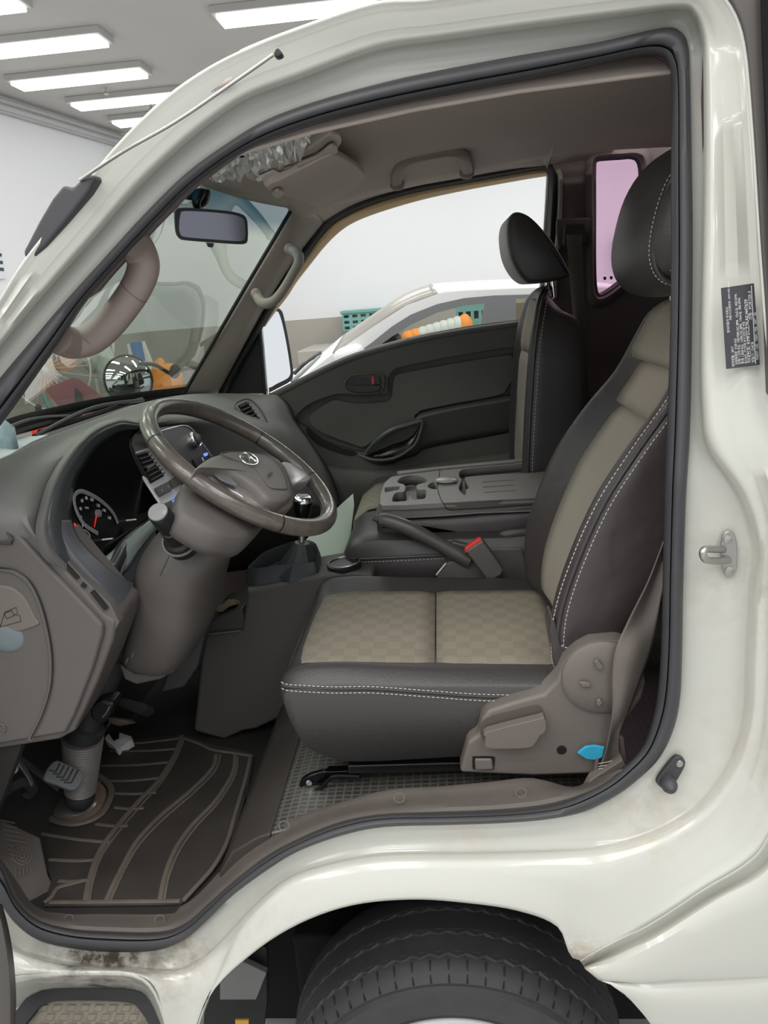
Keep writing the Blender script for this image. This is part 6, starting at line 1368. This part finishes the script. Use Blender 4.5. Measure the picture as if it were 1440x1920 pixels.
tube('ashtray_ring', [AT+np.array([.0385*math.cos(a), .0385*math.sin(a), .0085+.05*.0385*math.cos(a)]) for a in np.linspace(0, 2*math.pi, 32, endpoint=False)], .0014, M['steel'], fc, n=6, closed=True, sub=1)
gl_ = thing('gear_lever', at(560, 1060, .76), 'gear lever with a chrome-topped knob and dark rubber boot', 'gear lever')
bl = [(466,1098,.715),(478,1080,.74),(500,1062,.78),(560,1040,.88),(593,1042,.88),(604,1060,.82),(600,1078,.74),(592,1086,.715),(540,1090,.715)]
br = cr([at(*p) for p in bl], 3, True); cbr = sum(br)/len(br)
up3 = np.array([0, 0, 1.])
loft('boot_collar', [[p for p in br], [cbr+(p-cbr)*.99+up3*.026 for p in br], [cbr+(p-cbr)*.93+up3*.042 for p in br], [cbr+(p-cbr)*.88+up3*.038 for p in br], [cbr+(p-cbr)*.84+up3*.006 for p in br]], mat('boot_rubber', (.03,.031,.035), .45), gl_, sharp=60)
g0_, g1_ = at(562,1062,.76), at(566,1018,.76)
lathe('boot', g0_-np.array([0,0,.0]), g1_-g0_, [(-.02,.062),(0,.054),(.02,.042),(.04,.030),(.055,.022),(.062,.018),(.064,.008)], bpy.data.materials['boot_rubber'], gl_, n=14, sharp=20)
tube('lever_rod', [g0_, at(566,1010,.76), at(567,975,.76)], .0075, M['steel'], gl_, n=12, sub=1)
k0 = at(567, 978, .76); k1 = at(568, 930, .76); kl = np.linalg.norm(k1-k0)
lathe('knob_body', k0, k1-k0, [(0,.012),(kl*.2,.016),(kl*.45,.021),(kl*.75,.0235),(kl*.85,.023)], M['gloss'], gl_, n=28, sharp=80)
lathe('knob_cap', k0, k1-k0, [(kl*.78,.0243),(kl*.88,.0245),(kl*.98,.021),(kl*1.02,.016),(kl*1.0,.013)], M['chrome'], gl_, n=28, sharp=80)
lathe('knob_badge', k0, k1-k0, [(kl*.9,.0135),(kl*1.03,.0135),(kl*1.04,.001)], M['black'], gl_, n=24)
# pale sheet on the passenger floor
shp_ = [at(*p) for p in ((540,1070,.95),(575,1010,1.0),(600,985,1.05),(640,945,1.2),(662,925,1.35),(664,945,1.3),(658,1000,1.1),(640,1050,.98),(620,1070,.95))]
props(prism('foam_sheet', [shp_], (0, .004, -.006), M['sheet'], None, .001, smooth=False), 'pale green protective sheet lying in the passenger footwell behind the gear lever', 'sheet')
s2 = [at(*p) for p in ((668,950,1.2),(672,925,1.3),(680,922,1.33),(684,935,1.28),(664,975,1.12))]
prism('passenger_sill_wall', [[(-1.1,YP+.03,.5),(1.06,YP+.03,.5),(1.06,YP+.03,1.12),(-1.1,YP+.03,1.12)]], (0, .04, 0), M['trimd'], cab)

# ---- overhead: mirror, lamp console, visor, crumpled film
rm = thing('rear_view_mirror', at(395, 420, .85), 'black rear view mirror hanging from the windscreen header', 'mirror')
mp = [(327,400),(330,392),(345,389),(380,391),(425,395),(450,400),(462,408),(465,425),(465,450),(460,457),(445,458),(400,455),(350,451),(336,447),(329,435),(327,415)]
mN = nrm((.55, -1, -.08)); MP = at(395, 423, .85)
def mm(px, py, d=0): return onp(px, py, MP, mN)+mN*d
mo_ = cr([mm(*p) for p in mp], 2, True)
loft('mirror_shell', [shr_ for shr_ in [[sum(mo_)/len(mo_)+(p-sum(mo_)/len(mo_))*f+mN*d for p in mo_] for f, d in ((.6,-.032),(.85,-.025),(.97,-.012),(1.0,-.002),(.985,.003),(.95,.003))]], M['black'], rm, sharp=60)
gp_ = [(338,401),(345,396),(380,397),(425,401),(448,406),(457,413),(459,428),(458,449),(440,452),(400,449),(350,445),(338,440),(335,425)]
prism('mirror_face', [cr([mm(*p, .0032) for p in gp_], 2, True)], mN*.0006, M['mirror_d'], rm, smooth=False)
prism('mirror_tab', [[mm(*p, -.002) for p in ((388,455),(402,456),(400,464),(391,463))]], -mN*.008, M['black'], rm, .001)
tube('mirror_stalk', [at(366,392,.85)+np.array([0,.02,0]), at(368,378,.86), at(374,362,.87), at(372,350,.88)], [.008,.010,.013,.016], M['black'], rm, n=12)
ellipsoid('mirror_mount', at(370, 360, .90), ((.028,0,.01),(0,.03,0),(-.01,0,.034)), M['black'], rm)
hdN = nrm((.30, 0, -1)); 
def hd(px, py, Y=1.0, d=0): 
    return at(px, py, Y)
oc = thing('overhead_console', at(560, 310, .95), 'taupe overhead lamp console with switches and a sunglasses lid', 'overhead console')
ON = nrm(np.cross(at(640,265,.92)-at(485,330,.92), at(640,265,.92)-at(600,300,1.05))); ON = ON if ON[2] < 0 else -ON
OP = at(560, 300, .92)
# plane following the headliner at the front
ON = nrm((.28, 0, -1.)); OP = np.array([-.32, .95, 1.852])
def oo_(px, py, d=0): return onp(px, py, OP, ON)+ON*d
OC = mat('overhead_plastic', (.50,.44,.39), .5)
prism('console_plate', [cr([oo_(*p) for p in ((466,335),(475,325),(520,305),(570,285),(610,258),(628,251),(640,258),(640,270),(626,285),(590,302),(562,318),(530,330),(490,340),(472,340))], 2, True)], -ON*.03, OC, oc, .004)
prism('lamp_lens', [[oo_(*p, .002) for p in ((478,333),(484,327),(512,315),(530,324),(524,328),(500,333),(482,337))]], ON*.002, mat('lamp_lens', (.75,.74,.72), .3), oc, .001)
for a in (0, 12): prism('lamp_switch', [[oo_(p[0]+a, p[1]-a*.05+a*.2, .002) for p in ((531,313),(545,307),(549,314),(536,321))]], ON*.003, M['pillar'], oc, .001)
prism('glasses_lid', [cr([oo_(*p, .004) for p in ((553,300),(590,285),(612,267),(625,262),(630,270),(626,280),(600,296),(577,312),(563,309))], 2, True)], ON*.008, OC, oc, .004, 3)
sv = thing('sun_visor', at(600, 350, 1.2), 'taupe sun visor folded up against the headliner on the passenger side', 'sun visor')
VN = nrm((.30, .02, -1.)); VP = np.array([-.30, 1.15, 1.850])
def vv_(px, py, d=0): return onp(px, py, VP, VN)+VN*d
prism('visor_panel', [cr([vv_(*p) for p in ((497,352),(530,336),(580,310),(618,292),(632,292),(660,306),(684,325),(682,338),(655,362),(620,380),(602,390),(592,389),(560,378),(520,365))], 2, True)], -VN*.016, mat('visor_cloth', (.62,.54,.48), .8), sv, .005, 3)
prism('visor_clip', [cr([vv_(*p, .003) for p in ((508,356),(520,349),(529,352),(526,358),(518,363),(510,361))], 2, True)], VN*.008, OC, sv, .002)
# crumpled silver film
fN = nrm((.3, 0, -1)); FP2 = np.array([-.36, .72, 1.840]); 
def ff_(px, py, d=0): return onp(px, py, FP2, fN)+fN*d
V = []; rr2 = []
top_e = [(385,325),(415,295),(450,262),(480,238),(510,215),(545,200),(568,205)]
bot_e = [(400,333),(440,330),(470,325),(498,318),(530,308),(556,297),(580,268)]
for f in np.linspace(0, 1, 12):
    row = []
    for a, b in zip(cr([np.array(p, float) for p in top_e], 5), cr([np.array(p, float) for p in bot_e], 5)):
        p = a*(1-f)+b*f; row.append(ff_(p[0]+random.uniform(-4, 4), p[1]+random.uniform(-3, 3), random.uniform(-.007, .014)))
    rr2.append(row)
props(loft('crumpled_film', rr2, M['foil'], None, caps=False, closed=False, sharp=15, solid=.0005), 'crumpled shiny silver film stuck along the front of the headliner', 'film')
# =================================================================== things that carry others in the room
for nm_, lo_, hi_, lb_ in (('corner_cabinet', (-2.45, 5.15), (-2.05, 5.5, .84), 'low cabinet in the corner carrying the orange sack'), ('small_stool', (-3.2, 4.45), (-2.9, 4.75, .60), 'small stool in the corner carrying the red fire extinguisher')):
    t = thing(nm_, (lo_[0], lo_[1], FLOOR_Z), lb_, 'cabinet' if 'cab' in nm_ else 'stool')
    box('cabinet_body' if 'cab' in nm_ else 'stool_top', (lo_[0], lo_[1], FLOOR_Z if 'cab' in nm_ else hi_[2]-.04), hi_, M['housing'], t, .01)
    if 'stool' in nm_:
        for ax_ in (lo_[0]+.02, hi_[0]-.05):
            for ay_ in (lo_[1]+.02, hi_[1]-.05): box('leg', (ax_, ay_, FLOOR_Z), (ax_+.03, ay_+.03, hi_[2]-.04), M['housing'], t)

# =================================================================== sub-parts: pieces go under the part they sit on
def nest(top, part, kids):
    tops = [o for o in COL.objects if o.parent is None and o.name.split('.')[0] == top]
    for t_ in tops:
        ch = [c for c in t_.children]; host = next((c for c in ch if c.name.split('.')[0] == part), None)
        if host is None: continue
        bpy.context.view_layer.update()
        for c in ch:
            if c is not host and c.name.split('.')[0] in kids:
                mw = c.matrix_world.copy(); c.parent = host; c.matrix_parent_inverse = host.matrix_world.inverted(); c.matrix_world = mw
nest('driver_seat', 'side_cover', ['recliner_boss', 'boss_rib', 'recline_lever', 'lever_recess', 'button_surround', 'push_button', 'bolt_recess'])
nest('driver_seat', 'backrest', ['edge_welt', 'edge_stitching', 'lower_stitching', 'lower_skirt', 'rear_hook'])
nest('driver_seat', 'seat_cushion', ['side_stitching', 'seam_welt'])
nest('driver_seat', 'headrest', ['headrest_welt', 'headrest_stitching'])
nest('passenger_seat', 'backrest', ['edge_welt', 'edge_stitching']); nest('passenger_seat', 'seat_cushion', ['side_stitching', 'seam_welt'])
nest('data_sticker', 'sticker_sheet', ['printed_line', 'ruled_line'])
nest('instrument_cluster', 'cluster_glass', ['speedometer_ring', 'needle', 'needle_hub', 'dial_number', 'dial_unit', 'fuel_gauge_ring', 'fuel_needle', 'warning_lamp', 'reset_stalk'])
nest('steering_wheel', 'hub_pad', ['emblem_oval', 'emblem_stroke', 'pad_lettering', 'pad_crease'])
nest('knee_panel', 'panel_face', ['flap_seam', 'flap_edge', 'cup_flap', 'cup_recess_bowl', 'embossed_line', 'vent_outline', 'screw_cover'])
nest('heater_control_panel', 'panel_face', ['dial_ring', 'dial_knob', 'dial_mark', 'button_block', 'blue_lamp', 'white_mark', 'silver_edge'])
nest('centre_console_tray', 'tray_top', ['recess_wall', 'lid_floor', 'slot_floor', 'oval_latch', 'far_edge_ridge', 'lid_gap'])
nest('front_wheel', 'tyre', ['shoulder_ribs', 'tread_zigzag'])
nest('passenger_door', 'door_panel', ['panel_top_edge', 'glass_slot', 'panel_insert', 'handle_bezel', 'armrest_ledge', 'pull_handle', 'pocket_rim', 'pocket_wall', 'slot_pocket', 'lower_panel', 'screw_hole'])
nest('door_striker', 'striker_plate', ['screw']); nest('door_switch', 'switch_plate', ['screw'])
nest('brake_pedal', 'pedal_pad', ['chevron_rib']); nest('foot_rest_plate', 'plate', ['raised_ring', 'raised_line'])
nest('floor_mat', 'mat_sheet', ['mat_ridge', 'hole_rim']); nest('column_lever', 'lever_body', ['lever_end', 'lever_collar'])
nest('sun_visor', 'visor_panel', ['visor_clip']); nest('rear_view_mirror', 'mirror_shell', ['mirror_face', 'mirror_tab'])
nest('overhead_console', 'console_plate', ['lamp_lens', 'lamp_switch', 'glasses_lid']); nest('entry_step', 'step_plate', ['raised_studs'])
nest('seat_belt_buckle', 'buckle_body', ['red_button']); nest('driver_seat_belt', 'belt_webbing', ['woven_stitch'])
